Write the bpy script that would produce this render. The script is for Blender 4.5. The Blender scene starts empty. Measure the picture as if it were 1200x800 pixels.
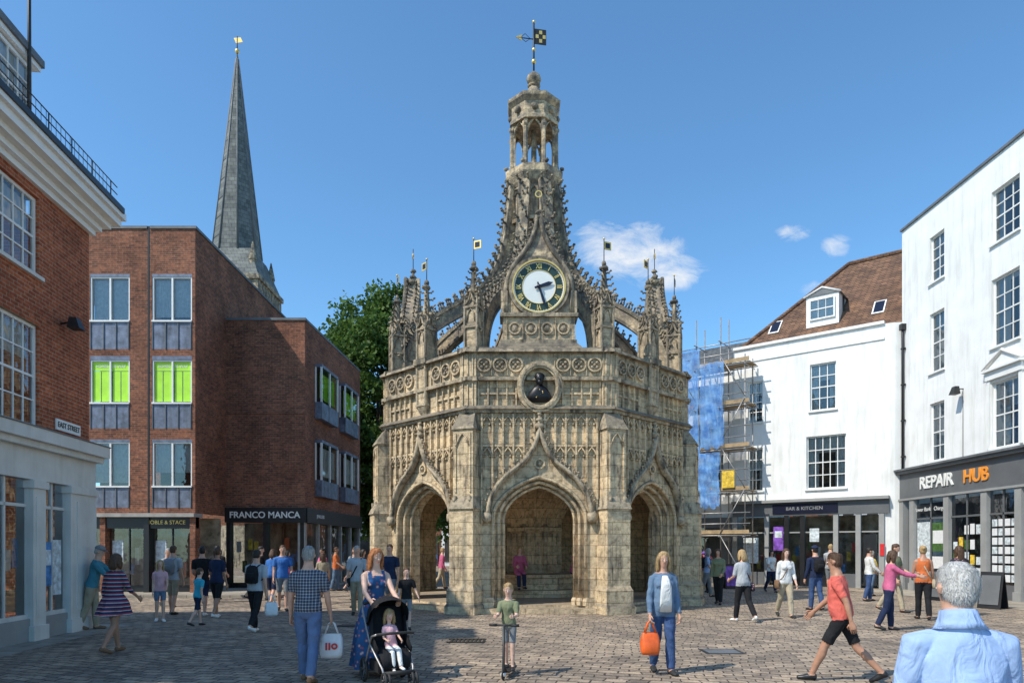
import bpy, math, random
import numpy as np
from mathutils import Vector, Matrix, noise
R=random.Random(7)
rad=math.radians
sc=bpy.context.scene
COL=sc.collection
# ------------------------------------------------------------------ materials
def nd(nt,t,ins=None,**kw):
    n=nt.nodes.new(t)
    for k,v in kw.items(): setattr(n,k,v)
    if ins:
        for k,v in ins.items(): n.inputs[k].default_value=v
    return n
def newmat(name,rough=.8,col=(.5,.5,.5),metal=0,spec=.5):
    m=bpy.data.materials.new(name); m.use_nodes=True; nt=m.node_tree; b=nt.nodes['Principled BSDF']
    b.inputs['Roughness'].default_value=rough; b.inputs['Base Color'].default_value=(*col,1)
    b.inputs['Metallic'].default_value=metal; b.inputs['Specular IOR Level'].default_value=spec
    return m,nt,b
def ramp(nt,fac,stops):
    r=nd(nt,'ShaderNodeValToRGB'); e=r.color_ramp.elements
    while len(e)<len(stops): e.new(.5)
    for i,(p,c) in enumerate(stops):
        e[i].position=p; e[i].color=(*c,1) if len(c)==3 else c
    nt.links.new(fac,r.inputs[0]); return r.outputs[0]
def mixc(nt,fac,a,b,mode='MIX'):
    n=nd(nt,'ShaderNodeMixRGB',blend_type=mode)
    for i,x in ((0,fac),(1,a),(2,b)):
        if isinstance(x,(int,float)): n.inputs[i].default_value=x
        elif isinstance(x,tuple): n.inputs[i].default_value=(*x,1)
        else: nt.links.new(x,n.inputs[i])
    return n.outputs[0]
def noi(nt,vec,scale,detail=4,rough=.6,dist=0):
    n=nd(nt,'ShaderNodeTexNoise',{'Scale':scale,'Detail':detail,'Roughness':rough,'Distortion':dist})
    if vec is not None: nt.links.new(vec,n.inputs['Vector'])
    return n.outputs['Fac']
def mapping(nt,vec,scale=(1,1,1),rot=(0,0,0),loc=(0,0,0)):
    n=nd(nt,'ShaderNodeMapping',{'Scale':scale,'Rotation':rot,'Location':loc}); nt.links.new(vec,n.inputs[0]); return n.outputs[0]
def bump(nt,b,h,strength=.5,dist=.02,prev=None):
    n=nd(nt,'ShaderNodeBump',{'Strength':strength,'Distance':dist}); nt.links.new(h,n.inputs['Height'])
    if prev is not None: nt.links.new(prev,n.inputs['Normal'])
    nt.links.new(n.outputs[0],b.inputs['Normal']); return n.outputs[0]
def objc(nt): return nd(nt,'ShaderNodeTexCoord').outputs['Object']
def wallc(nt):
    o=objc(nt); s=nd(nt,'ShaderNodeSeparateXYZ'); nt.links.new(o,s.inputs[0])
    a=nd(nt,'ShaderNodeMath',operation='ADD'); nt.links.new(s.outputs[0],a.inputs[0]); nt.links.new(s.outputs[1],a.inputs[1])
    c=nd(nt,'ShaderNodeCombineXYZ'); nt.links.new(a.outputs[0],c.inputs[0]); nt.links.new(s.outputs[2],c.inputs[1])
    return o,c.outputs[0],s
def plain(name,col,rough=.7,var=.15,scale=6,metal=0,bmp=0,spec=.5,streak=0):
    m,nt,b=newmat(name,rough,col,metal,spec)
    o=objc(nt); f=noi(nt,o,scale,5)
    lo=tuple(c*(1-var*1.6) for c in col); hi=tuple(min(1,c*(1+var)) for c in col)
    c=ramp(nt,f,[(.3,lo),(.7,hi)])
    if streak: c=mixc(nt,1,c,ramp(nt,noi(nt,mapping(nt,o,(2.2,2.2,.22)),1.6,5,.65),[(.36,(1-streak,1-streak*1.05,1-streak*1.2)),(.52,(1,1,1))]),'MULTIPLY')
    nt.links.new(c,b.inputs['Base Color'])
    if bmp: bump(nt,b,noi(nt,o,scale*6,4),bmp,.01)
    return m
def brickmat(name,c1,c2,mort,dark=.5,w=.225,h=.075):
    m,nt,b=newmat(name,.9,spec=.2)
    o,v,s=wallc(nt)
    br=nd(nt,'ShaderNodeTexBrick',{'Scale':1.0,'Mortar Size':.008,'Mortar Smooth':.3,'Bias':0,'Brick Width':w,'Row Height':h})
    br.inputs['Color1'].default_value=(*c1,1); br.inputs['Color2'].default_value=(*c2,1); br.inputs['Mortar'].default_value=(*mort,1)
    nt.links.new(v,br.inputs['Vector'])
    n1=noi(nt,o,.7,5); n2=noi(nt,o,9,3)
    c=mixc(nt,1,br.outputs['Color'],ramp(nt,n1,[(.3,(.62,.60,.60)),(.65,(1.15,1.12,1.08))]),'MULTIPLY')
    c=mixc(nt,1,c,ramp(nt,n2,[(.3,(.65,.63,.63)),(.7,(1.22,1.22,1.22))]),'MULTIPLY')
    nt.links.new(c,b.inputs['Base Color'])
    bump(nt,b,br.outputs['Fac'],-.5,.01)
    return m
def stonemat(name,light,mid,dark,ashlar=True,darkness=.5,zgrime=True):
    m,nt,b=newmat(name,.92,spec=.2)
    o,v,s=wallc(nt)
    n1=noi(nt,o,1.1,6,.65,.4); n2=noi(nt,o,7,5,.7); n3=noi(nt,mapping(nt,o,(3.5,3.5,.5)),1.3,4,.6)
    c=ramp(nt,n1,[(.3,mid),(.5,light),(.75,tuple(x*1.12 for x in light))])
    c=mixc(nt,ramp(nt,n3,[(darkness,(0,0,0)),(darkness+.14,(.9,.9,.9))]),c,dark)
    c=mixc(nt,1,c,ramp(nt,n2,[(.30,(.42,.40,.38)),(.55,(1.06,1.06,1.06))]),'MULTIPLY')
    if ashlar:
        br=nd(nt,'ShaderNodeTexBrick',{'Scale':1.0,'Mortar Size':.009,'Mortar Smooth':.4,'Brick Width':.62,'Row Height':.3})
        br.inputs['Color1'].default_value=(.78,.78,.78,1); br.inputs['Color2'].default_value=(1.14,1.10,1.03,1); br.inputs['Mortar'].default_value=(.45,.42,.37,1)
        nt.links.new(v,br.inputs['Vector'])
        c=mixc(nt,1,c,br.outputs['Color'],'MULTIPLY')
    if zgrime:
        mr=nd(nt,'ShaderNodeMapRange',{'From Min':5.6,'From Max':9.5,'To Min':0,'To Max':1}); nt.links.new(s.outputs[2],mr.inputs[0])
        mm=nd(nt,'ShaderNodeMath',operation='MULTIPLY'); nt.links.new(mr.outputs[0],mm.inputs[0])
        nt.links.new(ramp(nt,noi(nt,o,3.2,5,.7),[(.40,(.05,.05,.05)),(.60,(.95,.95,.95))]),mm.inputs[1])
        c=mixc(nt,mm.outputs[0],c,tuple(x*1.15 for x in dark))
    g=nd(nt,'ShaderNodeNewGeometry'); sp=nd(nt,'ShaderNodeSeparateXYZ'); nt.links.new(g.outputs['Normal'],sp.inputs[0])
    up=ramp(nt,sp.outputs[2],[(.25,(0,0,0)),(.7,(.7,.7,.7))])
    c=mixc(nt,up,c,tuple(x*1.1 for x in dark))
    nt.links.new(c,b.inputs['Base Color'])
    p=bump(nt,b,n2,.8,.04)
    if ashlar: bump(nt,b,br.outputs['Fac'],-.5,.015,p)
    return m
M={}
M['stone']=stonemat('limestone',(.68,.54,.36),(.45,.36,.245),(.15,.13,.11),True,.56)
M['stoned']=stonemat('weathered_limestone',(.48,.39,.27),(.28,.235,.175),(.085,.078,.068),False,.51)
M['stonein']=stonemat('limestone_inner',(.68,.53,.35),(.46,.36,.24),(.18,.15,.12),True,.62,False)
M['brickL']=brickmat('red_brick',(.46,.13,.055),(.30,.075,.035),(.36,.28,.2))
M['brickM']=brickmat('brown_brick',(.33,.125,.07),(.16,.065,.045),(.25,.19,.14))
M['white']=plain('white_render',(.80,.80,.78),.8,.05,1.3,bmp=.2,spec=.2,streak=.13)
M['whitep']=plain('white_paint',(.78,.78,.75),.45,.04,3)
M['cream']=plain('cream_shopfront_paint',(.66,.645,.60),.6,.06,2,bmp=.1,streak=.1)
M['greyp']=plain('grey_shopfront_paint',(.12,.125,.13),.5,.1,2)
M['greyl']=plain('light_grey_paint',(.30,.30,.29),.6,.08,2)
M['black']=plain('black_paint',(.015,.015,.017),.4,.2,5)
M['iron']=plain('iron',(.03,.03,.03),.5,.2,10,.3)
M['steel']=plain('galvanised_steel',(.35,.34,.33),.45,.2,12,.6)
M['plank']=plain('scaffold_board',(.38,.27,.15),.8,.25,4)
M['bronze']=plain('bronze',(.025,.024,.026),.4,.3,8,.5)
M['gold']=plain('gilding',(.85,.60,.20),.4,.1,8,.55)
M['panel']=plain('lead_panel',(.17,.195,.26),.5,.35,3.0,.15,streak=.3)
M['green']=plain('green_blind',(.45,.85,.05),.6,.08,3)
M['curtain']=plain('net_curtain',(.70,.70,.68),.9,.12,9)
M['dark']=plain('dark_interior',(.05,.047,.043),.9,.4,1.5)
M['warmint']=plain('shop_interior',(.34,.26,.18),.9,.8,1.6)
M['lead']=plain('lead_roof',(.13,.14,.15),.6,.2,2)
M['concrete']=plain('concrete',(.36,.34,.31),.85,.15,3,bmp=.2)
M['dialw']=plain('dial_white',(.78,.80,.76),.4,.03,3)
M['dialg']=plain('dial_green',(.02,.05,.04),.4,.1,3)
M['navy']=plain('navy_paint',(.01,.012,.03),.3,.1,3)
M['orange']=plain('orange_plastic',(.80,.13,.02),.4,.15,9)
M['amber']=plain('amber_lettering',(.85,.30,.03),.4,.05,9)
M['bagw']=plain('white_bag',(.74,.74,.74),.5,.08,9)
M['red']=plain('red_print',(.6,.02,.02),.5,.1,9)
M['rubber']=plain('rubber',(.02,.02,.02),.7,.1,9)
M['poster']=plain('paper_poster',(.62,.68,.70),.6,.35,7)
M['yellow']=plain('yellow_poster',(.75,.50,.05),.6,.35,7)
M['bluep']=plain('blue_poster',(.06,.25,.55),.6,.35,7)
M['purple']=plain('purple_poster',(.22,.08,.45),.5,.5,4)
M['leafpl']=plain('planter_green',(.06,.14,.03),.7,.4,8)
def slate(name,c1,c2,w=.25,h=.12):
    m,nt,b=newmat(name,.8,spec=.3); o,v,s=wallc(nt)
    br=nd(nt,'ShaderNodeTexBrick',{'Scale':1.0,'Mortar Size':.012,'Brick Width':w,'Row Height':h})
    br.inputs['Color1'].default_value=(*c1,1); br.inputs['Color2'].default_value=(*c2,1); br.inputs['Mortar'].default_value=(c2[0]*.3,c2[1]*.3,c2[2]*.3,1)
    nt.links.new(v,br.inputs['Vector'])
    c=mixc(nt,1,br.outputs['Color'],ramp(nt,noi(nt,o,1.5,6,.7),[(.3,(.55,.55,.55)),(.7,(1.25,1.2,1.15))]),'MULTIPLY')
    nt.links.new(c,b.inputs['Base Color']); bump(nt,b,br.outputs['Fac'],-.8,.03); return m
M['tile']=slate('clay_tile',(.24,.135,.08),(.12,.07,.05))
M['slate']=slate('slate',(.14,.15,.16),(.09,.10,.11))
M['shingle']=slate('spire_shingle',(.20,.215,.21),(.12,.135,.135),.5,.35)
def glassmat(name,tint=(.76,.80,.81),base=.06):
    m=bpy.data.materials.new(name); m.use_nodes=True; nt=m.node_tree; nt.nodes.clear()
    out=nd(nt,'ShaderNodeOutputMaterial'); tr=nd(nt,'ShaderNodeBsdfTransparent'); tr.inputs[0].default_value=(*tint,1)
    gl=nd(nt,'ShaderNodeBsdfGlossy',{'Roughness':.02}); gl.inputs[0].default_value=(.95,.97,1,1)
    fr=nd(nt,'ShaderNodeFresnel',{'IOR':1.5}); ad=nd(nt,'ShaderNodeMath',operation='ADD'); ad.inputs[1].default_value=base; ad.use_clamp=True
    bp=nd(nt,'ShaderNodeBump',{'Strength':.12,'Distance':.05}); o=objc(nt); nt.links.new(noi(nt,o,1.8,2),bp.inputs['Height'])
    nt.links.new(bp.outputs[0],gl.inputs['Normal'])
    nt.links.new(fr.outputs[0],ad.inputs[0]); mx=nd(nt,'ShaderNodeMixShader')
    nt.links.new(ad.outputs[0],mx.inputs[0]); nt.links.new(tr.outputs[0],mx.inputs[1]); nt.links.new(gl.outputs[0],mx.inputs[2]); nt.links.new(mx.outputs[0],out.inputs[0])
    return m
M['glass']=glassmat('window_glass')
def netmat():
    m,nt,b=newmat('blue_netting',.8,(.10,.32,.72)); o=objc(nt)
    w=nd(nt,'ShaderNodeTexNoise',{'Scale':1.3,'Detail':5}); nt.links.new(o,w.inputs[0])
    nt.links.new(ramp(nt,w.outputs[0],[(.35,(.45,.45,.45)),(.6,(.82,.82,.82))]),b.inputs['Alpha'])
    nt.links.new(ramp(nt,noi(nt,o,3,4),[(.35,(.06,.22,.58)),(.65,(.22,.46,.80))]),b.inputs['Base Color'])
    return m
M['net']=netmat()
def groundmat():
    m,nt,b=newmat('stone_setts',.75,spec=.35); o=objc(nt)
    n0=nd(nt,'ShaderNodeTexNoise',{'Scale':.35,'Detail':2}); nt.links.new(o,n0.inputs[0])
    vv=nd(nt,'ShaderNodeVectorMath',operation='MULTIPLY_ADD'); nt.links.new(n0.outputs['Color'],vv.inputs[0]); vv.inputs[1].default_value=(.9,.9,0); nt.links.new(o,vv.inputs[2])
    n9=nd(nt,'ShaderNodeTexNoise',{'Scale':6,'Detail':2}); nt.links.new(o,n9.inputs[0])
    v2=nd(nt,'ShaderNodeVectorMath',operation='MULTIPLY_ADD'); nt.links.new(n9.outputs['Color'],v2.inputs[0]); v2.inputs[1].default_value=(.06,.06,0); nt.links.new(vv.outputs[0],v2.inputs[2])
    mp=mapping(nt,v2.outputs[0],rot=(0,0,rad(14)))
    br=nd(nt,'ShaderNodeTexBrick',{'Scale':1.0,'Mortar Size':.016,'Mortar Smooth':.6,'Brick Width':.27,'Row Height':.16,'Bias':-.15})
    br.inputs['Color1'].default_value=(.42,.335,.25,1); br.inputs['Color2'].default_value=(.19,.16,.135,1); br.inputs['Mortar'].default_value=(.055,.045,.038,1)
    nt.links.new(mp,br.inputs['Vector'])
    c=br.outputs['Color']
    c=mixc(nt,1,c,ramp(nt,noi(nt,o,.45,6,.65),[(.3,(.62,.62,.63)),(.68,(1.28,1.25,1.2))]),'MULTIPLY')
    c=mixc(nt,1,c,ramp(nt,noi(nt,o,3.1,4,.7),[(.32,(.68,.67,.66)),(.62,(1.14,1.14,1.14))]),'MULTIPLY')
    c=mixc(nt,1,c,ramp(nt,noi(nt,o,28,3),[(.3,(.70,.70,.70)),(.7,(1.18,1.18,1.18))]),'MULTIPLY')
    nt.links.new(c,b.inputs['Base Color'])
    p=bump(nt,b,br.outputs['Fac'],-1.0,.035); bump(nt,b,noi(nt,o,12,4),.6,.045,p)
    return m
M['ground']=groundmat()
def flagmat():
    m,nt,b=newmat('paving_flags',.8,spec=.3); o=objc(nt)
    br=nd(nt,'ShaderNodeTexBrick',{'Scale':1.0,'Mortar Size':.01,'Brick Width':.75,'Row Height':.5})
    br.inputs['Color1'].default_value=(.36,.315,.26,1); br.inputs['Color2'].default_value=(.26,.23,.195,1); br.inputs['Mortar'].default_value=(.09,.08,.065,1)
    nt.links.new(o,br.inputs['Vector'])
    c=mixc(nt,1,br.outputs['Color'],ramp(nt,noi(nt,o,1.2,6,.65),[(.3,(.7,.7,.7)),(.68,(1.2,1.2,1.15))]),'MULTIPLY')
    nt.links.new(c,b.inputs['Base Color']); bump(nt,b,br.outputs['Fac'],-.6,.012); return m
M['flag']=flagmat()
def cloth(name,col,pat=None,c2=(.8,.8,.8),sc_=12,rough=.9):
    m,nt,b=newmat(name,rough,col,0,.2); o=objc(nt)
    base=None
    if pat=='stripe':
        s=nd(nt,'ShaderNodeSeparateXYZ'); nt.links.new(o,s.inputs[0]); a=nd(nt,'ShaderNodeMath',operation='MULTIPLY'); nt.links.new(s.outputs[2],a.inputs[0]); a.inputs[1].default_value=sc_
        f=nd(nt,'ShaderNodeMath',operation='FRACT'); nt.links.new(a.outputs[0],f.inputs[0])
        base=ramp(nt,f.outputs[0],[(0,col),(.49,col),(.5,c2),(.70,c2),(.71,(.35,.05,.07)),(1,(.35,.05,.07))])
    elif pat=='plaid':
        s=nd(nt,'ShaderNodeSeparateXYZ'); nt.links.new(o,s.inputs[0]); acc=None
        for i in (0,2):
            a=nd(nt,'ShaderNodeMath',operation='MULTIPLY'); nt.links.new(s.outputs[i],a.inputs[0]); a.inputs[1].default_value=sc_
            f=nd(nt,'ShaderNodeMath',operation='FRACT'); nt.links.new(a.outputs[0],f.inputs[0])
            g=nd(nt,'ShaderNodeMath',operation='GREATER_THAN'); nt.links.new(f.outputs[0],g.inputs[0]); g.inputs[1].default_value=.72
            if acc is None: acc=g.outputs[0]
            else:
                q=nd(nt,'ShaderNodeMath',operation='ADD'); nt.links.new(acc,q.inputs[0]); nt.links.new(g.outputs[0],q.inputs[1]); q2=nd(nt,'ShaderNodeMath',operation='MULTIPLY'); nt.links.new(q.outputs[0],q2.inputs[0]); q2.inputs[1].default_value=.5; acc=q2.outputs[0]
        base=ramp(nt,acc,[(0,col),(.25,col),(.4,tuple((a+b)/2.4 for a,b in zip(col,c2))),(.6,tuple((a+b)/2.4 for a,b in zip(col,c2))),(.9,c2)])
    elif pat=='floral':
        v=nd(nt,'ShaderNodeTexVoronoi',{'Scale':sc_}); nt.links.new(o,v.inputs['Vector'])
        base=ramp(nt,v.outputs['Distance'],[(.12,c2),(.3,(.25,.08,.12)),(.42,col),(1,col)])
    n=noi(nt,o,5,5,.6)
    k=ramp(nt,n,[(.3,(.78,.78,.78)),(.7,(1.12,1.12,1.12))])
    c=mixc(nt,1,base if base is not None else col,k,'MULTIPLY')
    nt.links.new(c,b.inputs['Base Color'])
    p=bump(nt,b,noi(nt,mapping(nt,o,(1,1,.6)),9,3,.5,1.2),.7,.04); bump(nt,b,noi(nt,o,220,2),.15,.002,p)
    return m
def skinm(name,col):
    m,nt,b=newmat(name,.5,col,0,.4); o=objc(nt)
    nt.links.new(ramp(nt,noi(nt,o,14,4),[(.3,tuple(c*.85 for c in col)),(.7,tuple(c*1.08 for c in col))]),b.inputs['Base Color'])
    b.inputs['Subsurface Weight'].default_value=.08; b.inputs['Subsurface Radius'].default_value=(.02,.008,.004)
    return m
SK=[skinm('skin',(.58,.33,.23)),skinm('skin_tan',(.42,.22,.14)),skinm('skin_fair',(.66,.42,.32))]
def hairm(name,col):
    m,nt,b=newmat(name,.55,col,0,.4); o=objc(nt)
    n=noi(nt,mapping(nt,o,(1,1,.12)),120,3,.6)
    nt.links.new(ramp(nt,n,[(.3,tuple(c*.5 for c in col)),(.7,tuple(min(1,c*1.35) for c in col))]),b.inputs['Base Color'])
    bump(nt,b,n,.8,.006); return m
HB=hairm('hair_brown',(.08,.04,.02)); HK=hairm('hair_dark',(.02,.015,.012)); HG=hairm('hair_grey',(.34,.33,.31)); HW=hairm('hair_white',(.62,.61,.59))
HY=hairm('hair_blonde',(.42,.28,.13)); HR=hairm('hair_ginger',(.40,.15,.05))
M['lip']=plain('lips',(.42,.15,.12),.5,.05,5); M['eyew']=plain('eye_white',(.7,.7,.68),.3,.02,5); M['iris']=plain('iris',(.03,.025,.02),.2,.05,5)
# ------------------------------------------------------------------ mesh builder
class MB:
    def __init__(s): s.v=[];s.f=[];s.m=[];s.mats=[];s.s=[]
    def mi(s,mat):
        if isinstance(mat,str): mat=M[mat]
        if mat not in s.mats: s.mats.append(mat)
        return s.mats.index(mat)
    def add(s,vs,fs,mat,smooth=False):
        o=len(s.v); i=s.mi(mat); s.v+= [tuple(v) for v in vs]
        for f in fs: s.f.append(tuple(o+k for k in f)); s.m.append(i); s.s.append(smooth)
    def quad(s,a,b,c,d,mat): s.add([a,b,c,d],[(0,1,2,3)],mat)
    def box(s,x0,x1,y0,y1,z0,z1,mat): s.frust(x0,x1,y0,y1,z0,x0,x1,y0,y1,z1,mat)
    def frust(s,x0,x1,y0,y1,z0,a0,a1,b0,b1,z1,mat):
        s.add([(x0,y0,z0),(x1,y0,z0),(x1,y1,z0),(x0,y1,z0),(a0,b0,z1),(a1,b0,z1),(a1,b1,z1),(a0,b1,z1)],
              [(3,2,1,0),(4,5,6,7),(0,1,5,4),(1,2,6,5),(2,3,7,6),(3,0,4,7)],mat)
    def prism(s,pts,y0,y1,mat):
        n=len(pts); vs=[(x,y0,z) for x,z in pts]+[(x,y1,z) for x,z in pts]
        fs=[tuple(range(n)),tuple(range(2*n-1,n-1,-1))]+[(i,n+i,n+(i+1)%n,(i+1)%n) for i in range(n)]
        s.add(vs,fs,mat)
    def ring(s,cx,cz,r0,r1,y0,y1,mat,n=40,sz=1.0):
        vs=[];fs=[]
        for i in range(n):
            a=2*math.pi*i/n; c,d=math.cos(a),math.sin(a)
            vs+=[(cx+r0*c,y0,cz+r0*d*sz),(cx+r1*c,y0,cz+r1*d*sz),(cx+r1*c,y1,cz+r1*d*sz),(cx+r0*c,y1,cz+r0*d*sz)]
        for i in range(n):
            a=4*i;b=4*((i+1)%n)
            for k in range(4): fs.append((a+k,a+(k+1)%4,b+(k+1)%4,b+k))
        s.add(vs,fs,mat)
    def disc(s,cx,cz,r,y,mat,n=40,sz=1.0):
        s.add([(cx+r*math.cos(2*math.pi*i/n),y,cz+r*sz*math.sin(2*math.pi*i/n)) for i in range(n)],[tuple(range(n))],mat)
    def tube(s,path,radii,mat,n=8,ref=None,smooth=True,closed=False,phase=0):
        P=[Vector(p) for p in path]; m=len(P)
        if not isinstance(radii,(list,tuple)): radii=[radii]*m
        elif isinstance(radii,tuple): radii=[radii]*m
        vs=[];fs=[]; pa=None
        for i in range(m):
            if closed: t=P[(i+1)%m]-P[i-1]
            else: t=P[min(i+1,m-1)]-P[max(i-1,0)]
            if t.length<1e-9: t=Vector((0,0,1))
            t.normalize()
            if ref is not None: a=Vector(ref)
            elif pa is None: a=Vector((0,0,1)) if abs(t.z)<.9 else Vector((1,0,0))
            else: a=pa
            a=a-t*a.dot(t)
            if a.length<1e-6: a=t.orthogonal()
            a.normalize(); pa=a; b=t.cross(a)
            r=radii[i]; rx,ry=(r if isinstance(r,tuple) else (r,r))
            for k in range(n):
                q=2*math.pi*k/n+phase; vs.append(P[i]+a*(rx*math.cos(q))+b*(ry*math.sin(q)))
        L=m if closed else m-1
        for i in range(L):
            j=(i+1)%m
            for k in range(n): fs.append((i*n+k,i*n+(k+1)%n,j*n+(k+1)%n,j*n+k))
        if not closed: fs.append(tuple(range(n-1,-1,-1))); fs.append(tuple((m-1)*n+k for k in range(n)))
        s.add(vs,fs,mat,smooth)
    def lathe(s,prof,n,mat,c=(0,0),ph=0,smooth=False,cap=True):
        vs=[];fs=[];m=len(prof)
        for r,z in prof:
            for k in range(n):
                q=2*math.pi*k/n+ph; vs.append((c[0]+r*math.cos(q),c[1]+r*math.sin(q),z))
        for i in range(m-1):
            for k in range(n): fs.append((i*n+k,i*n+(k+1)%n,(i+1)*n+(k+1)%n,(i+1)*n+k))
        if cap: fs.append(tuple(range(n-1,-1,-1))); fs.append(tuple((m-1)*n+k for k in range(n)))
        s.add(vs,fs,mat,smooth)
    def ball(s,c,r,mat,n=8,m=5,jit=0,rng=R,smooth=True):
        if not isinstance(r,(tuple,list)): r=(r,r,r)
        vs=[(c[0],c[1],c[2]-r[2])];fs=[]
        for i in range(1,m):
            t=math.pi*i/m
            for k in range(n):
                q=2*math.pi*k/n; j=1+(rng.uniform(-jit,jit) if jit else 0)
                vs.append((c[0]+r[0]*math.sin(t)*math.cos(q)*j,c[1]+r[1]*math.sin(t)*math.sin(q)*j,c[2]-r[2]*math.cos(t)*j))
        vs.append((c[0],c[1],c[2]+r[2])); L=len(vs)-1
        for k in range(n):
            fs.append((0,1+(k+1)%n,1+k)); fs.append((L,L-n+k,L-n+(k+1)%n))
            for i in range(m-2): a=1+i*n; fs.append((a+k,a+(k+1)%n,a+n+(k+1)%n,a+n+k))
        s.add(vs,fs,mat,smooth)
    def mesh(s,name):
        me=bpy.data.meshes.new(name); me.from_pydata(s.v,[],s.f)
        for m in s.mats: me.materials.append(m)
        me.polygons.foreach_set('material_index',s.m); me.polygons.foreach_set('use_smooth',s.s); me.update(); return me
    def build(s,name,parent=None,mat=None):
        return place(name,s.mesh(name),parent,mat)
def place(name,data,parent=None,mat=None):
    o=bpy.data.objects.new(name,data); COL.objects.link(o)
    if parent is not None: o.parent=parent
    if mat is not None: o.matrix_local=mat
    return o
def empty(name,loc=(0,0,0),rot=0):
    e=bpy.data.objects.new(name,None); COL.objects.link(e); e.location=loc; e.rotation_euler=(0,0,rot); e.empty_display_size=.3; return e
def text(name,st,size,mat,M4,parent,ext=.015,sx=1.0,bold=0):
    c=bpy.data.curves.new(name,'FONT'); c.body=st; c.size=size; c.extrude=ext; c.align_x='CENTER'; c.align_y='CENTER'; c.offset=bold
    c.materials.append(M[mat] if isinstance(mat,str) else mat)
    return place(name,c,parent,M4@Matrix.Rotation(rad(90),4,'X')@Matrix.Diagonal((sx,1,1,1)))
def T(x,y,z=0): return Matrix.Translation((x,y,z))
def RZ(a): return Matrix.Rotation(a,4,'Z')
def bez(p0,p1,p2,p3,n=8):
    out=[]
    for i in range(n+1):
        t=i/n; u=1-t
        out.append(tuple(u**3*a+3*u*u*t*b+3*u*t*t*c+t**3*d for a,b,c,d in zip(p0,p1,p2,p3)))
    return out
# ------------------------------------------------------------------ facade helpers (local: x right, -y outward, z up)
def wall(mb,x0,x1,z0,z1,ops,mat,y=0,depth=.2,rev=None):
    xs=sorted({x0,x1,*[o[0] for o in ops],*[o[1] for o in ops]}); zs=sorted({z0,z1,*[o[2] for o in ops],*[o[3] for o in ops]})
    xs=[x for x in xs if x0<=x<=x1]; zs=[z for z in zs if z0<=z<=z1]
    for i in range(len(xs)-1):
        for j in range(len(zs)-1):
            cx=(xs[i]+xs[i+1])/2; cz=(zs[j]+zs[j+1])/2
            if any(o[0]<cx<o[1] and o[2]<cz<o[3] for o in ops): continue
            mb.quad((xs[i],y,zs[j]),(xs[i+1],y,zs[j]),(xs[i+1],y,zs[j+1]),(xs[i],y,zs[j+1]),mat)
    rv=rev or mat
    for a,b,c,d in [o[:4] for o in ops]:
        e=y+depth
        mb.quad((a,y,c),(a,e,c),(a,e,d),(a,y,d),rv); mb.quad((b,y,c),(b,y,d),(b,e,d),(b,e,c),rv)
        mb.quad((a,y,d),(a,e,d),(b,e,d),(b,y,d),rv); mb.quad((a,y,c),(b,y,c),(b,e,c),(a,e,c),rv)
def sash(mb,x0,x1,z0,z1,y,nx=3,nz=4,fr='whitep',fw=.06,bw=.022,curt=.5,room='dark',meet=True,glass='glass'):
    mb.box(x0,x0+fw,y,y+.07,z0,z1,fr); mb.box(x1-fw,x1,y,y+.07,z0,z1,fr)
    mb.box(x0+fw,x1-fw,y+.002,y+.068,z0,z0+fw,fr); mb.box(x0+fw,x1-fw,y+.002,y+.068,z1-fw,z1,fr)
    a,b,c,d=x0+fw,x1-fw,z0+fw,z1-fw
    for i in range(1,nx): x=a+(b-a)*i/nx; mb.box(x-bw/2,x+bw/2,y+.015,y+.045,c,d,fr)
    for i in range(1,nz):
        z=c+(d-c)*i/nz; w=bw if not(meet and i*2==nz) else .045
        mb.box(a,b,y+.012,y+.048,z-w/2,z+w/2,fr)
    mb.quad((a,y+.035,c),(b,y+.035,c),(b,y+.035,d),(a,y+.035,d),glass)
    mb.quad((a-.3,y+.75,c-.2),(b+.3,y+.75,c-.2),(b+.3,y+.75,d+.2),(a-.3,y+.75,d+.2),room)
    if curt>0:
        w=(b-a)*.22*R.uniform(.7,1.3)
        def cur(xa,xb,za,zb):
            n=8
            for i in range(n):
                p=xa+(xb-xa)*i/n; q=xa+(xb-xa)*(i+1)/n; yy=y+.14+.03*(i%2); y2=y+.14+.03*((i+1)%2)
                mb.quad((p,yy,za),(q,y2,za),(q,y2,zb),(p,yy,zb),'curtain')
        r=R.random()
        if r<curt:
            cur(a-.02,a+w,c,d); cur(b-w,b+.02,c,d)
        if R.random()<.5: cur(a,b,d-(d-c)*R.uniform(.15,.5),d)
def sill(mb,x0,x1,z,mat='whitep',p=.08,h=.07): mb.box(x0-.06,x1+.06,-p,.02,z-h,z,mat)
# ================================================================== GROUND
gb=MB(); gb.quad((-400,-60,0),(400,-60,0),(400,700,0),(-400,700,0),'ground'); gb.build('ground')
pv=MB(); pv.quad((-9.6,3,.004),(-7.4,3,.004),(-8.6,15.6,.004),(-10.6,15.6,.004),'flag'); pv.build('pavement')
pv=MB(); pv.quad((14.3,10,.004),(16.45,10,.004),(16.45,28.8,.004),(14.3,27.6,.004),'flag'); pv.build('pavement')
pv=MB(); pv.box(-19,-8.0,23.6,40,0,.1,'flag'); pv.build('pavement')
dr=MB()
for i in range(9): dr.box(-1.15+i*.075,-1.11+i*.075,12.55,12.95,.0,.018,'iron')
dr.box(-1.2,-.5,12.5,12.55,0,.02,'iron'); dr.box(-1.2,-.5,12.95,13.0,0,.02,'iron'); dr.build('drain_cover')
dr=MB(); dr.box(3.2,3.85,11.2,11.75,0,.006,'iron'); dr.box(3.26,3.79,11.26,11.69,.006,.010,'lead'); dr.build('manhole_cover')
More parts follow.
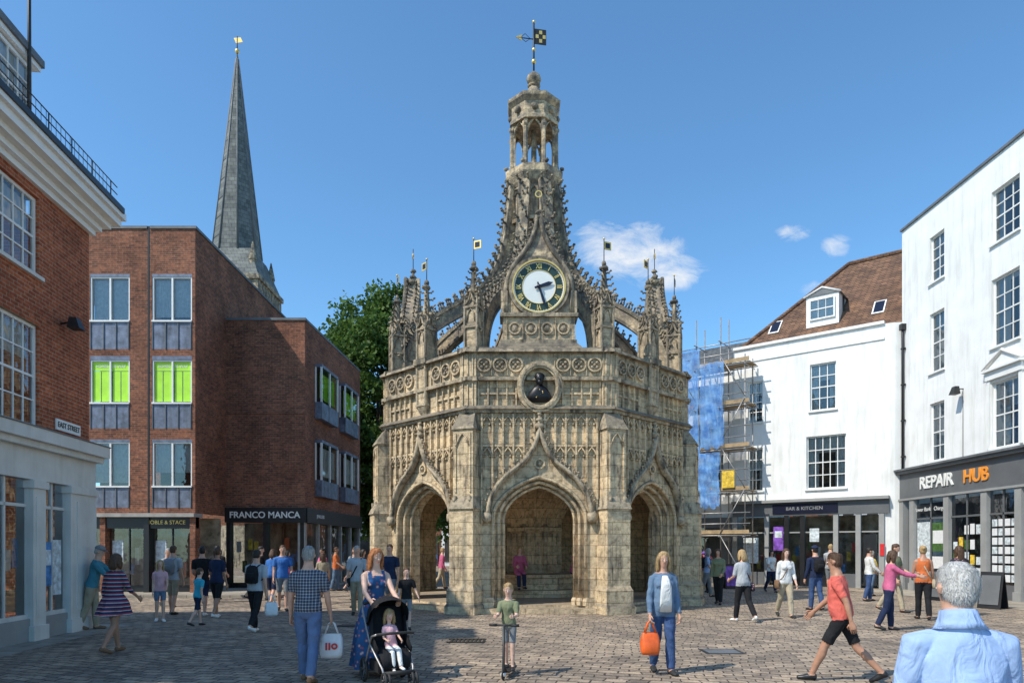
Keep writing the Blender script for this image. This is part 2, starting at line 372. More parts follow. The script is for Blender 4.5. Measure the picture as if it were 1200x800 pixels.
dr=MB(); dr.box(-3.9,-3.45,15.0,15.4,0,.008,'iron'); dr.box(-3.86,-3.49,15.04,15.36,.008,.014,'iron'); dr.build('manhole_cover')
# ================================================================== MARKET CROSS
CX,CY=.73,22.8
cross=empty('market_cross',(CX,CY,0))
AP=4.61
def arch(w,zs,za,n=14):
    out=[]
    for i in range(2*n+1):
        th=math.pi*i/(2*n); t=abs(math.cos(th)); x=-w*math.cos(th)
        out.append((x,zs+(za-zs)*(.78*math.sqrt(max(0,1-t*t))+.22*(1-t))))
    return out
def archslab(mb,hx,zt,w,zs,za,y0,y1,mat):
    A=arch(w,zs,za)
    pts=[(-w,0)]+A+[(w,0)]
    for y in (y0,y1):
        mb.quad((-hx,y,0),(-w,y,0),(-w,y,zs),(-hx,y,zs),mat); mb.quad((w,y,0),(hx,y,0),(hx,y,zs),(w,y,zs),mat)
        mb.quad((-hx,y,zs),(-w,y,zs),(-w,y,zt),(-hx,y,zt),mat); mb.quad((w,y,zs),(hx,y,zs),(hx,y,zt),(w,y,zt),mat)
        for a,b in zip(A[:-1],A[1:]): mb.quad((a[0],y,a[1]),(b[0],y,b[1]),(b[0],y,zt),(a[0],y,zt),mat)
    for a,b in zip(pts[:-1],pts[1:]): mb.quad((a[0],y0,a[1]),(b[0],y0,b[1]),(b[0],y1,b[1]),(a[0],y1,a[1]),mat)
def crocket(mb,p,d,s,mat='stoned'):
    p=Vector(p); d=Vector(d).normalized()
    s*=R.uniform(.8,1.15)
    a=p+d*s*.9; b=p+d*s*1.5+Vector((0,0,s*.5))
    mb.tube([p-d*s*.3,a,b],[s*.34,s*.3,s*.16],mat,5)
    mb.ball(b,(s*.48,s*.48,s*.38),mat,6,4,.3); mb.ball(a+Vector((0,0,-s*.25)),s*.32,mat,5,4,.3)
hoodh=bez((1.37,2.6),(1.37,3.2),(.98,3.62),(.62,3.86),10)+bez((.62,3.86),(.34,4.04),(.1,4.4),(0,4.9),8)[1:]
def hoodz(x):
    x=abs(x)
    if x>=1.37: return 2.3
    for a,b in zip(hoodh[:-1],hoodh[1:]):
        if b[0]<=x<=a[0]: t=(a[0]-x)/(a[0]-b[0]+1e-9); return a[1]+(b[1]-a[1])*t
    return 4.9
f=MB()
archslab(f,1.95,5.5,1.24,2.5,3.62,-AP,-AP+.15,'stone')
archslab(f,1.90,5.5,1.09,2.5,3.5,-AP+.153,-AP+.3,'stone')
archslab(f,1.84,5.5,.95,2.5,3.38,-AP+.303,-AP+.6,'stone')
for w,za,y,r in ((1.24,3.62,-AP-.01,.055),(1.09,3.5,-AP+.14,.05),(.96,3.39,-AP+.29,.045)):
    f.tube([(-w,y,.35)]+[(x,y,z) for x,z in arch(w,2.5,za)]+[(w,y,.35)],r,'stone',8)
    for sgn in (-1,1): f.lathe([(.09,.2),(.09,.33),(.06,.4)],8,'stone',(sgn*w,y))
hp=[(-x,-AP-.1,z) for x,z in hoodh]+[(x,-AP-.1,z) for x,z in reversed(hoodh[:-1])]
f.tube(hp,[(.075,.13)]*len(hp),'stoned',6,ref=(0,0,1))
for sg in (-1,1):
    for i in range(2,len(hoodh)-1,1):
        a,b=hoodh[i-1],hoodh[i]; tx,tz=b[0]-a[0],b[1]-a[1]; L=math.hypot(tx,tz); n=(tz/L,-tx/L)
        crocket(f,(sg*b[0],-AP-.14,b[1]),(sg*n[0],-.2,n[1]),.08)
    f.ball((sg*1.4,-AP-.12,2.55),(.15,.14,.17),'stoned',8,6,.15)
f.tube([(0,-AP-.12,4.8),(0,-AP-.12,5.25)],[.06,.04],'stoned',6)
for z,r in ((4.95,.13),(5.12,.1),(5.27,.07)): f.ball((0,-AP-.12,z),(r,r*.8,r*.7),'stoned',8,5,.3)
f.ring(0,3.98,.10,.15,-AP-.05,-AP+.01,'stone',16); f.ball((0,-AP-.03,3.98),.06,'stoned')
xs=[-1.53+i*.2782 for i in range(12)]
for i,x in enumerate(xs):
    z0=hoodz(x)+.06
    f.box(x-.024,x+.024,-AP-.085,-AP+.01,z0,5.30,'stone')
for a,b in zip(xs[:-1],xs[1:]):
    cx=(a+b)/2; zb=max(hoodz(a),hoodz(b))
    for zt in (5.26,4.42):
        if zb<zt-.35:
            hw=(b-a)/2-.02
            pts=[(cx-hw,-AP-.05,zt-.26),(cx-hw*.75,-AP-.05,zt-.13),(cx,-AP-.05,zt-.02),(cx+hw*.75,-AP-.05,zt-.13),(cx+hw,-AP-.05,zt-.26)]
            f.tube(pts,.028,'stone',5)
            f.ball((cx-hw*.55,-AP-.03,zt-.24),.035,'stone',5,4); f.ball((cx+hw*.55,-AP-.03,zt-.24),.035,'stone',5,4)
    if zb<4.1: f.box(a+.024,b-.024,-AP-.055,-AP+.01,4.42,4.48,'stone')
f.box(-1.97,1.97,-AP-.10,-AP+.3,5.32,5.40,'stoned'); f.frust(-1.99,1.99,-AP-.18,-AP+.3,5.403,-1.99,1.99,-AP-.06,-AP+.3,5.52,'stoned')
f.box(-1.9,1.9,-AP+.05,-AP+.5,5.523,6.2,'stone')
for i in range(14):
    x=-1.62+i*.2492
    if abs(x)>.62: f.box(x-.02,x+.02,-AP-.02,-AP+.06,5.53,6.17,'stone')
for sg in (-1,1): f.box(min(sg*.64,sg*1.66),max(sg*.64,sg*1.66),-AP-.0,-AP+.06,5.82,5.87,'stone')
f.box(-1.97,1.97,-AP-.11,-AP+.4,6.18,6.27,'stoned')
f.box(-1.92,1.92,-AP-.01,-AP+.4,6.273,6.92,'stone')
for i in range(8):
    x=-1.47+i*.42
    if abs(x)<.4: continue
    f.ring(x,6.6,.155,.20,-AP-.075,-AP,'stone',16)
    for k in range(4):
        a=math.pi/4+k*math.pi/2; f.ball((x+.09*math.cos(a),-AP-.02,6.6+.09*math.sin(a)),(.055,.05,.055),'stoned',6,4,.2)
    f.ball((x,-AP-.04,6.6),.04,'stone',6,4)
    f.box(x-.235,x-.215,-AP-.055,-AP,6.31,6.90,'stone')
f.frust(-1.98,1.98,-AP-.15,-AP+.45,6.923,-1.98,1.98,-AP-.12,-AP+.42,7.0,'stoned'); f.frust(-1.98,1.98,-AP-.12,-AP+.42,7.0,-1.98,1.98,-AP+.05,-AP+.3,7.09,'stoned')
for sg in (-1,1):
    f.box(min(sg*1.22,sg*1.95),max(sg*1.22,sg*1.95),-AP-.09,-AP+.02,0,.42,'stone')
face_me=f.mesh('arcade_face')
for k in range(8): place('arcade_face',face_me,cross,RZ(k*math.pi/4))
p=MB()
def stg(x,yo,z0,z1,mat='stone',yi=-4.45): p.box(-x,x,-yo,yi,z0,z1,mat)
def slp(x0,yo0,z0,x1,yo1,z1,mat='stoned'): p.frust(-x0,x0,-yo0,-4.45,z0,-x1,x1,-yo1,-4.45,z1,mat)
stg(.44,5.50,0,.2); slp(.44,5.50,.2,.40,5.45,.27); stg(.40,5.45,.27,.62); slp(.40,5.45,.62,.345,5.39,.74,'stone'); stg(.345,5.39,.74,2.75); slp(.38,5.43,2.753,.35,5.40,2.84); slp(.35,5.40,2.84,.29,5.28,3.1)
stg(.29,5.28,3.1,4.85); slp(.33,5.32,4.853,.31,5.30,4.92); slp(.31,5.30,4.92,.22,4.98,5.38)
stg(.235,4.98,5.38,6.95); p.box(-.28,.28,-5.04,-4.45,6.16,6.28,'stoned'); p.box(-.29,.29,-5.05,-4.45,6.95,7.06,'stoned')
for x in (-.15,0,.15): p.box(x-.015,x+.015,-5.012,-4.96,5.5,6.1,'stone'); p.box(x-.015,x+.015,-5.012,-4.96,6.35,6.88,'stone')
for x in (-.21,.21): p.box(x-.02,x+.02,-5.31,-5.27,3.2,4.75,'stone')
p.tube([(-.2,-5.30,4.4),(-.1,-5.30,4.62),(0,-5.30,4.74),(.1,-5.30,4.62),(.2,-5.30,4.4)],.025,'stone',5)
for sg in (-1,1): p.tube([(sg*.24,-5.31,2.9),(sg*.2,-5.33,3.1)],.05,'stoned',5)
def pinnacle(mb,r,z0,zm,z1,w,flag=True,corbel=None,fdir=1,seed=0):
    c=(0,-r); h=w/2
    if corbel: mb.frust(-.06,.06,-r-.02,-r+.3,corbel,-h,h,-r-h,-r+h,z0,'stoned')
    mb.box(-h*.86,h*.86,-r-h*.86,-r+h*.86,z0,zm,'stone')
    for sx in (-1,1):
        for sy in (-1,1):
            mb.lathe([(.045,z0),(.04,zm+.05),(.0,zm+.28)],6,'stoned',(sx*h*.9,-r+sy*h*.9),cap=False)
            mb.ball((sx*h*.9,-r+sy*h*.9,zm+.27),.04,'stoned',5,4,.3)
    for z in (z0+.02,(z0+zm)/2,zm-.06): mb.box(-h*1.08,h*1.08,-r-h*1.08,-r+h*1.08,z,z+.06,'stoned')
    for q in range(4):
        a=q*math.pi/2; d=Vector((math.sin(a),-math.cos(a),0)); t=Vector((d.y,-d.x,0)); o=Vector((0,-r,0))+d*h*.93
        mb.tube([o-t*h*.6+Vector((0,0,zm-.42)),o-t*h*.45+Vector((0,0,zm-.2)),o+Vector((0,0,zm-.08)),o+t*h*.45+Vector((0,0,zm-.2)),o+t*h*.6+Vector((0,0,zm-.42))],.022,'stoned',5)
        mb.tube([o-t*h*.95+Vector((0,0,zm)),o-t*h*.35+Vector((0,0,zm+.14)),o+Vector((0,0,zm+.38)),o+t*h*.35+Vector((0,0,zm+.14)),o+t*h*.95+Vector((0,0,zm))],.035,'stoned',5)
        mb.ball(o+Vector((0,0,zm+.4)),.06,'stoned',6,4,.3)
    mb.lathe([(h*1.0,zm),(h*.72,zm+.12),(.06,z1-.15),(.04,z1)],8,'stoned',c,math.pi/8)
    L=z1-zm
    for i in range(5):
        t=.2+i*.16; rr=h*.8*(1-t)+.05
        for q in range(4):
            a=math.pi/4+q*math.pi/2; crocket(mb,(rr*math.cos(a),-r+rr*math.sin(a),zm+t*L),(math.cos(a),math.sin(a),.1),.08*(1.25-t*.5))
    mb.ball((0,-r,z1-.05),(.13,.13,.07),'stoned',8,5,.25); mb.ball((0,-r,z1+.08),(.07,.07,.09),'stoned',6,5,.2)
    if flag:
        mb.tube([(0,-r,z1),(0,-r,z1+.75)],.013,'iron',5)
        mb.box(min(0,fdir*.22),max(0,fdir*.22),-r-.008,-r+.008,z1+.48,z1+.70,'gold'); mb.box(min(fdir*.04,fdir*.18),max(fdir*.04,fdir*.18),-r-.012,-r+.012,z1+.52,z1+.66,'navy')
        mb.ball((0,-r,z1+.77),.03,'gold',6,4)
pinnacle(p,4.62,7.06,8.25,9.35,.40)
pier_me=p.mesh('corner_pier')
for k in range(8): place('corner_pier',pier_me,cross,RZ(rad(22.5)+k*math.pi/4))
mp_=MB(); pinnacle(mp_,4.5,5.75,8.0,9.25,.42,corbel=5.35,fdir=-1)
mp_.box(-.27,.27,-4.78,-4.3,6.95,7.12,'stoned')
mpm=mp_.mesh('face_pinnacle')
for k in (1,3,5,7): place('face_pinnacle',mpm,cross,RZ(k*math.pi/4))
c=MB()
c.box(-1.15,1.15,-4.5,-3.6,6.2,7.12,'stone'); c.frust(-1.15,1.15,-4.5,-3.6,7.12,-1.0,1.0,-4.33,-3.7,7.3,'stoned')
c.box(-.98,.98,-4.3,-3.75,7.3,7.98,'stone'); c.box(-1.06,1.06,-4.38,-3.68,7.98,8.08,'stoned'); c.box(-1.03,1.03,-4.35,-3.7,7.28,7.36,'stoned')
for x in (-.66,-.22,.22,.66):
    c.ring(x,7.67,.13,.17,-4.345,-4.295,'stone',14); c.ball((x,-4.31,7.67),(.09,.05,.1),'stoned',6,4,.2); c.box(x-.225,x-.205,-4.34,-4.29,7.38,7.96,'stone')
gh=[(.90,8.08),(.90,8.7)]+bez((.90,8.7),(.88,9.3),(.52,9.55),(.34,9.85),6)+bez((.34,9.85),(.18,10.1),(.07,10.35),(.05,10.7),5)[1:]
c.prism([(-x,z) for x,z in gh]+[(x,z) for x,z in reversed(gh)],-4.25,-3.8,'stone')
gp=[(-x,-4.27,z) for x,z in gh]+[(x,-4.27,z) for x,z in reversed(gh)]
c.tube(gp,[(.07,.07)]*len(gp),'stoned',6,ref=(0,-1,0))
for sg in (-1,1):
    for i in range(2,len(gh)-1):
        a,b=gh[i-1],gh[i]; tx,tz=b[0]-a[0],b[1]-a[1]; L=math.hypot(tx,tz)+1e-6
        for yy in (-4.2,-3.9): crocket(c,(sg*b[0],yy,b[1]),(sg*tz/L,0,-tx/L),.085)
    c.box(min(sg*.90,sg*1.03),max(sg*.90,sg*1.03),-4.3,-3.75,8.08,8.7,'stone'); c.lathe([(.10,8.7),(.03,9.2)],4,'stoned',(sg*.965,-4.05),math.pi/4)
    for z in (8.8,8.93,9.06): crocket(c,(sg*.98,-4.08,z),(sg,0,0),.045)
for z,r in ((10.55,.16),(10.75,.12),(10.95,.09)): c.ball((0,-4.03,z),(r,r,r*.7),'stoned',8,5,.3)
c.tube([(0,-4.03,10.4),(0,-4.03,11.0)],[.07,.04],'stoned',6)
c.tube([(0,-4.03,11.0),(0,-4.03,11.7)],.013,'iron',5); c.ring(0,11.45,.07,.10,-4.045,-4.015,'gold',12)
DZ=8.80
c.ring(0,DZ,.72,.82,-4.36,-4.24,'stoned',48); c.ring(0,DZ,.69,.725,-4.38,-4.24,'gold',48)
c.disc(0,DZ,.70,-4.30,'dialg',48); c.ring(0,DZ,.445,.46,-4.315,-4.29,'gold',48); c.disc(0,DZ,.445,-4.306,'dialw',48)
c.ring(0,DZ,.655,.685,-4.312,-4.29,'dialw',48)
for i in range(60):
    a=i*math.pi/30; c.ball((.64*math.sin(a),-4.305,DZ+.64*math.cos(a)),.008 if i%5 else .016,'gold',4,3)
def hand_(a,L,w,y):
    d=(math.sin(a),math.cos(a)); n=(d[1],-d[0])
    pts=[(-d[0]*.12+n[0]*w*.5,-d[1]*.12+n[1]*w*.5),(d[0]*L*.7+n[0]*w,d[1]*L*.7+n[1]*w),(d[0]*L,d[1]*L),(d[0]*L*.7-n[0]*w,d[1]*L*.7-n[1]*w),(-d[0]*.12-n[0]*w*.5,-d[1]*.12-n[1]*w*.5)]
    c.prism([(x,DZ+z) for x,z in pts],y,y+.012,'navy')
hand_(rad(73.5),.40,.055,-4.345); hand_(rad(162),.60,.038,-4.362); c.ball((0,-4.35,DZ),.06,'navy')
cme=c.mesh('clock_gable')
romans=['XII','I','II','III','IV','V','VI','VII','VIII','IX','X','XI']; rc=[]
for st in romans:
    q=bpy.data.curves.new('numeral','FONT'); q.body=st; q.size=.18; q.extrude=.004; q.align_x='CENTER'; q.align_y='CENTER'; q.offset=.005; q.materials.append(M['gold']); rc.append(q)
for k in (0,2,4,6):
    place('clock_gable',cme,cross,RZ(k*math.pi/4))
    for i in range(12):
        a=i*math.pi/6
        place('clock_numeral',rc[i],cross,RZ(k*math.pi/4)@T(.55*math.sin(a),-4.31,DZ+.55*math.cos(a))@Matrix.Rotation(rad(90),4,'X')@RZ(-a)@Matrix.Diagonal((.75,1,1,1)))
b=MB()
b.ring(0,6.0,.43,.60,-AP-.16,-AP+.1,'stone',32,1.14); b.ring(0,6.0,.48,.53,-AP-.20,-AP-.1,'stoned',32,1.14); b.disc(0,6.0,.44,-AP+.04,'stoned',32,1.14)
b.tube([(0,-AP-.08,5.58),(0,-AP-.08,5.75),(0,-AP-.09,5.93),(0,-AP-.09,6.06)],[(.34,.1),(.33,.14),(.22,.12),(.08,.07)],'bronze',14,ref=(1,0,0))
b.ball((0,-AP-.12,6.20),(.115,.125,.16),'bronze',12,8); b.tube([(0,-AP-.22,6.22),(0,-AP-.26,6.17)],[.02,.03],'bronze',6)
b.ball((0,-AP-.09,6.26),(.14,.13,.12),'bronze',12,8,.05); b.ball((0,-AP-.2,6.1),(.06,.05,.08),'bronze',8,6)
b.box(-.2,.2,-AP-.12,-AP+.05,5.48,5.6,'stoned')
for a in range(6): b.ball((.09*math.sin(a),-AP-.2,5.9-.04*a),.018,'gold',5,4)
bm=b.mesh('bust_in_niche')
for k in (0,2,4,6): place('bust_in_niche',bm,cross,RZ(k*math.pi/4))
# flying ribs
prof=[(4.45,7.0),(4.4,7.5)]+bez((4.4,7.5),(4.25,8.35),(3.7,8.85),(3.0,9.3),8)+bez((3.0,9.3),(2.1,9.9),(1.4,10.4),(1.12,11.6),11)[1:]+[(1.0,12.3),(.9,13.1),(.84,13.6)]
rb=MB(); pr=prof; hw=.16
tn=[]
for i in range(len(pr)):
    a=pr[max(i-1,0)]; b_=pr[min(i+1,len(pr)-1)]; tx,tz=b_[0]-a[0],b_[1]-a[1]; L=math.hypot(tx,tz); tn.append((tz/L,-tx/L))
for (hwid,o0,o1,mat) in ((hw,0,-.36,'stone'),(hw*1.25,.06,-.06,'stoned'),(hw*1.2,-.33,-.41,'stoned')):
    vs=[];fs=[]
    for (r_,z_),(nr,nz) in zip(pr,tn):
        for x,o in ((-hwid,o0),(hwid,o0),(hwid,o1),(-hwid,o1)): vs.append((x,-(r_+nr*o),z_+nz*o))
    for i in range(len(pr)-1):
        for k in range(4): fs.append((4*i+k,4*i+(k+1)%4,4*i+4+(k+1)%4,4*i+4+k))
    fs+= [(3,2,1,0),tuple(len(vs)-4+k for k in range(4))]
    rb.add(vs,fs,mat)
for i in range(2,len(pr)):
    (r_,z_),(nr,nz)=pr[i],tn[i]
    for x in (-.13,.13): crocket(rb,(x,-(r_+nr*.05),z_+nz*.05),(x*3,-nr,nz),.11)
    a=pr[i-1]; rm,zm=(r_+a[0])/2,(z_+a[1])/2; crocket(rb,(0,-(rm+nr*.05),zm+nz*.05),(0,-nr,nz),.105)
rbm=rb.mesh('flying_rib')
for k in range(8): place('flying_rib',rbm,cross,RZ(rad(22.5)+k*math.pi/4))
# lantern
l=MB(); PH=math.pi/8
l.lathe([(.55,6.2),(.55,10.6),(.75,11.6),(.82,12.3)],8,'stoned',ph=PH)
l.lathe([(.95,12.3),(.95,12.42),(.80,12.5),(.80,13.5),(.88,13.6),(1.0,13.85),(1.02,14.05),(.9,14.12)],8,'stone',ph=PH)
for k in range(8):
    a=PH+k*math.pi/4; ca,sa=math.cos(a),math.sin(a)
    l.tube([(.84*ca,.84*sa,12.4),(.84*ca,.84*sa,13.8)],.06,'stoned',6)
    for z in (12.5,12.8,13.1,13.4,13.75): crocket(l,(.9*ca,.9*sa,z),(ca,sa,.2),.075)
    l.box(.73*ca-.06,.73*ca+.06,.73*sa-.06,.73*sa+.06,14.12,15.75,'stone')
    l.lathe([(.08,14.12),(.08,14.25),(.06,14.3),(.055,15.35),(.09,15.42),(.09,15.5)],6,'stone',(.80*ca,.80*sa))
    l.ball((1.0*ca,1.0*sa,14.15),.07,'stoned',6,4,.3)
    a2=a+math.pi/8; d=Vector((math.cos(a2),math.sin(a2),0)); t=Vector((-d.y,d.x,0)); o=d*.68
    pts=[o-t*.24+Vector((0,0,15.2)),o-t*.2+Vector((0,0,15.42)),o+Vector((0,0,15.66)),o+t*.2+Vector((0,0,15.42)),o+t*.24+Vector((0,0,15.2))]
    l.tube(pts,.045,'stone',6)
    pts=[o-t*.26+Vector((0,0,14.15)),o+t*.26+Vector((0,0,14.15))]; l.tube(pts,.07,'stone',6)
    oo=d*.76; l.tube([oo-t*.18+Vector((0,0,12.6)),oo-t*.16+Vector((0,0,13.2)),oo+Vector((0,0,13.42)),oo+t*.16+Vector((0,0,13.2)),oo+t*.18+Vector((0,0,12.6))],.03,'stoned',5)
l.lathe([(.60,15.62),(.86,15.62),(.86,15.72),(.80,15.8),(.80,16.2),(.92,16.32),(.94,16.42),(.80,16.46),(.55,16.55),(.32,16.75),(.20,17.0),(.14,17.1)],8,'stone',ph=PH)
for k in range(8):
    a=PH+k*math.pi/4+math.pi/8; l.ball((.76*math.cos(a),.76*math.sin(a),16.0),(.12,.12,.12),'stoned',6,4,.2)
l.lathe([(.09,14.1),(.09,15.7)],8,'stoned')
l.lathe([(.14,17.08),(.22,17.13),(.12,17.18),(.2,17.22),(.25,17.34),(.22,17.45),(.10,17.55),(.04,17.62)],14,'stoned',smooth=True)
l.build('lantern',cross)
v=MB()
v.tube([(0,0,17.5),(0,0,19.25)],.03,'iron',6); v.ball((0,0,17.95),.08,'gold'); v.ball((0,0,18.35),.06,'gold')
v.box(.03,.42,-.012,.012,18.55,19.05,'iron')
for i in range(3):
    for j in range(3):
        if (i+j)%2: v.box(.06+i*.12,.16+i*.12,-.02,.02,18.6+j*.14,18.72+j*.14,'gold')
v.tube([(-.55,0,18.7),(.05,0,18.7)],.018,'iron',5); v.prism([(-.62,18.7),(-.42,18.8),(-.42,18.6)],-.01,.01,'gold'); v.tube([(-.45,0,18.7),(-.3,0,18.85),(-.12,0,18.7),(-.28,0,18.58),(-.45,0,18.7)],.012,'iron',4)
v.ball((0,0,19.28),.05,'gold')
v.build('weathervane',cross,RZ(rad(10)))
i_=MB()
i_.lathe([(5.3,0),(5.3,.14)],8,'stonein',ph=PH)
i_.lathe([(4.85,.14),(4.85,.20)],8,'stonein',ph=PH)
i_.build('floor_step',cross)
i_=MB()
i_.lathe([(1.95,.2),(1.95,.42),(1.6,.43),(1.6,.78),(1.68,.80),(1.68,.9),(.95,.92),(.90,1.3),(.86,2.2),(.98,2.28),(.98,2.4),(.85,2.46)],8,'stonein',ph=PH)
for k in range(8):
    a=PH+k*math.pi/4; i_.tube([(.9*math.cos(a),.9*math.sin(a),.9),(.88*math.cos(a),.88*math.sin(a),2.5)],.07,'stonein',8)
    for q in (-.33,0,.33):
        a2=a+math.pi/8; d=Vector((math.cos(a2),math.sin(a2),0)); t=Vector((-d.y,d.x,0)); o=d*.83+t*q*.75
        i_.tube([o+Vector((0,0,1.2)),o+Vector((0,0,2.2))],.025,'stonein',5)
i_.build('central_pier',cross)
vp=[(.86,2.4),(.92,2.75),(1.1,3.1),(1.45,3.45),(2.0,3.78),(2.7,4.02),(3.4,4.1),(4.0,4.0),(4.5,3.7)]
i_=MB(); i_.lathe(vp,32,'stonein',cap=False,smooth=True)
for k in range(32):
    a=k*math.pi/16+.001; i_.tube([((r-.02)*math.cos(a),(r-.02)*math.sin(a),z-.03) for r,z in vp],.045 if k%2 else .065,'stonein',5)
for rr,zz in ((2.0,3.74),(3.2,4.06)):
    i_.tube([(rr*math.cos(q*math.pi/24),rr*math.sin(q*math.pi/24),zz) for q in range(48)],.05,'stonein',5,closed=True)
i_.build('fan_vault',cross)
i_=MB(); i_.lathe([(4.75,5.6),(4.5,6.0),(.6,7.4)],8,'lead',ph=PH); i_.build('roof',cross)
# ================================================================== LEFT BRICK HOUSE (near)
lh=empty('brick_house',(-9.3,15,0))
def parentinv(e): return (Matrix.Translation(e.location)@RZ(e.rotation_euler[2])).inverted()
stuff=['poster','curtain','orange','leafpl','plank','yellow','red','bluep','poster']
aL=math.atan2(1,-.095); FL=parentinv(lh)@T(-8.35,5)@RZ(aL); L=10.05
w=MB(); ops=[]
for x0 in (.9,3.9,6.9): ops+= [(x0,x0+1.3,4.05,6.0),(x0,x0+1.3,6.95,8.45)]
wall(w,0,L,3.95,8.8,ops,'brickL',0,.12)
w.quad((L,0,0),(L,8,0),(L,8,9),(L,0,9),'brickL'); w.quad((0,0,0),(0,8,0),(0,8,9),(0,0,9),'brickL')
w.build('walls',lh,FL)
w=MB()
for o in ops:
    sash(w,o[0],o[1],o[2],o[3],.06,4,4,curt=.8,bw=.026); sill(w,o[0],o[1],o[2],'cream')
    w.prism([(o[0]-.02,o[3]+.002),(o[1]+.02,o[3]+.002),(o[1]+.16,o[3]+.3),(o[0]-.16,o[3]+.3)],-.012,.0,'brickL')
w.build('windows',lh,FL)
w=MB()
for (p_,z0,z1) in ((.10,8.62,8.74),(.20,8.742,8.86),(.34,8.862,8.98),(.5,8.982,9.14),(.58,9.142,9.3)): w.box(-.2,L+p_*.8,-p_,.3,z0,z1,'whitep')
w.box(-.1,L+.3,-.62,-.54,9.24,9.36,'black')
w.box(-.1,L+.18,-.36,0,3.72,3.95,'cream'); w.box(-.1,L+.12,-.26,0,3.6,3.718,'cream'); w.box(-.1,L+.05,-.12,.05,3.02,3.598,'cream'); w.box(-.1,L+.19,-.38,0,3.951,3.975,'lead')
for x0,x1 in ((7.75,8.15),(9.02,10.05),(6.1,6.5),(4.5,4.9),(2.2,2.7),(0,.6)):
    w.box(x0,x1,-.16,.15,0,3.02,'cream'); w.box(x0-.04,x1+.04,-.2,.1,0,.28,'cream'); w.box(x0-.04,x1+.04,-.2,.1,2.86,3.0,'cream')
    if x1-x0<.6: w.box(x0+.08,x1-.08,-.175,-.15,.45,2.7,'cream')
w.box(9.25,9.85,-.178,-.15,.45,2.7,'cream')
w.box(0,L-.5,-.1,.1,0,.42,'greyl')
for x0,x1 in ((.6,2.2),(2.7,4.5),(4.9,6.1),(6.5,7.75),(8.15,9.02)):
    w.box(x0,x1,-.06,.04,.42,.5,'cream'); w.quad((x0,.0,.5),(x1,.0,.5),(x1,.0,3.02),(x0,.0,3.02),'glass'); w.quad((x0-.2,1.4,0),(x1+.2,1.4,0),(x1+.2,1.4,3.1),(x0-.2,1.4,3.1),'dark')
    w.box(x0,x1,-.03,.03,2.5,2.56,'cream'); m_=(x0+x1)/2; w.box(m_-.025,m_+.025,-.03,.03,.5,3.02,'cream')
    w.box(x0+.1,x1-.1,.4,.8,.5,.9,'curtain')
    for k in range(6):
        xx=x0+.06+k*(x1-x0-.1)/6; z_=R.uniform(.7,1.7); w.box(xx,xx+(x1-x0)/8,.08,.10,z_,z_+R.uniform(.25,.6),R.choice(['poster','bagw','poster','bluep','curtain','leafpl']))
w.box(8.25,8.56,-.04,.03,1.0,1.85,'bluep'); w.box(8.31,8.5,-.06,-.04,1.4,1.7,'poster'); w.box(8.66,8.95,-.012,-.004,.8,1.9,'poster'); w.box(6.65,7.0,-.012,-.004,1.0,1.7,'poster')
w.build('shopfront_and_cornice',lh,FL)
w=MB()
w.add([(0,.1,9.3),(L,.1,9.3),(L-1.2,3,12.2),(1,3,12.2),(L,8,9.3),(0,8,9.3)],[(0,1,2,3),(1,4,2),(2,4,5,3),(5,0,3)],'slate')
for x0 in (7.0,3.4):
    w.box(x0,x0+1.3,.2,2.2,9.3,11.1,'whitep'); sash(w,x0+.15,x0+1.15,9.6,10.95,.12,3,4,curt=0); w.box(x0-.1,x0+1.4,.0,2.3,11.1,11.24,'lead'); w.box(x0-.06,x0+1.36,.05,2.2,11.0,11.1,'whitep')
for k in range(13): x=.6+k*.78; w.tube([(x,-.5,9.3),(x,-.5,9.78)],.013,'iron',4)
for zz in (9.78,9.62,9.46): w.tube([(.4,-.5,zz),(L+.2,-.5,zz)],.012,'iron',5)
for k in range(60): x=.5+k*.16; w.tube([(x,-.5,9.46),(x,-.5,9.78)],.005,'iron',4)
w.tube([(7.9,.0,9.3),(7.9,.0,13.6)],[.04,.025],'iron',6)
w.tube([(8.95,0,6.3),(8.95,-.25,6.35)],.02,'iron',5); w.frust(8.82,9.08,-.42,-.18,6.2,8.86,9.04,-.34,-.2,6.42,'iron')
w.build('roof_and_dormer',lh,FL)
sg=MB(); sg.box(8.75,9.65,-.03,-.002,4.12,4.34,'whitep'); sg.build('sign_board',lh,FL)
text('sign_lettering','EAST STREET',.15,'black',FL@T(9.2,-.034,4.23),lh,.003,.95,.003)
# ================================================================== BROWN BRICK OFFICE BLOCK
ob=empty('brick_office_building',(-11.6,25,0)); OI=parentinv(ob)
F1=OI@T(-20,25); w=MB()
wx=[(4.55,6.0),(6.82,8.28),(2.2,3.65)]
ops=[]
for a,b_ in wx:
    for z0,z1 in ((9.0,11.75),(6.1,8.75),(3.2,5.7)): ops.append((a,b_,z0,z1))
wall(w,0,8.4,3.0,13.4,ops,'brickM',0,.25)
w.quad((8.4,0,3),(8.4,14,3),(8.4,14,13.4),(8.4,0,13.4),'brickM'); w.quad((0,0,13.3),(8.4,0,13.3),(8.4,14,13.3),(0,14,13.3),'lead')
w.box(-.05,6.65,-.04,.25,13.4,13.5,'lead'); w.box(6.75,8.45,-.04,.25,13.4,13.5,'lead'); w.box(8.2,8.45,.25,14,13.4,13.5,'lead'); w.box(6.66,6.72,-.012,.1,3,13.5,'black')
w.quad((8.4,13.9,3),(-1,13.9,3),(-1,13.9,13.4),(8.4,13.9,13.4),'brickM')
w.build('tall_block_walls',ob,F1)
w=MB()
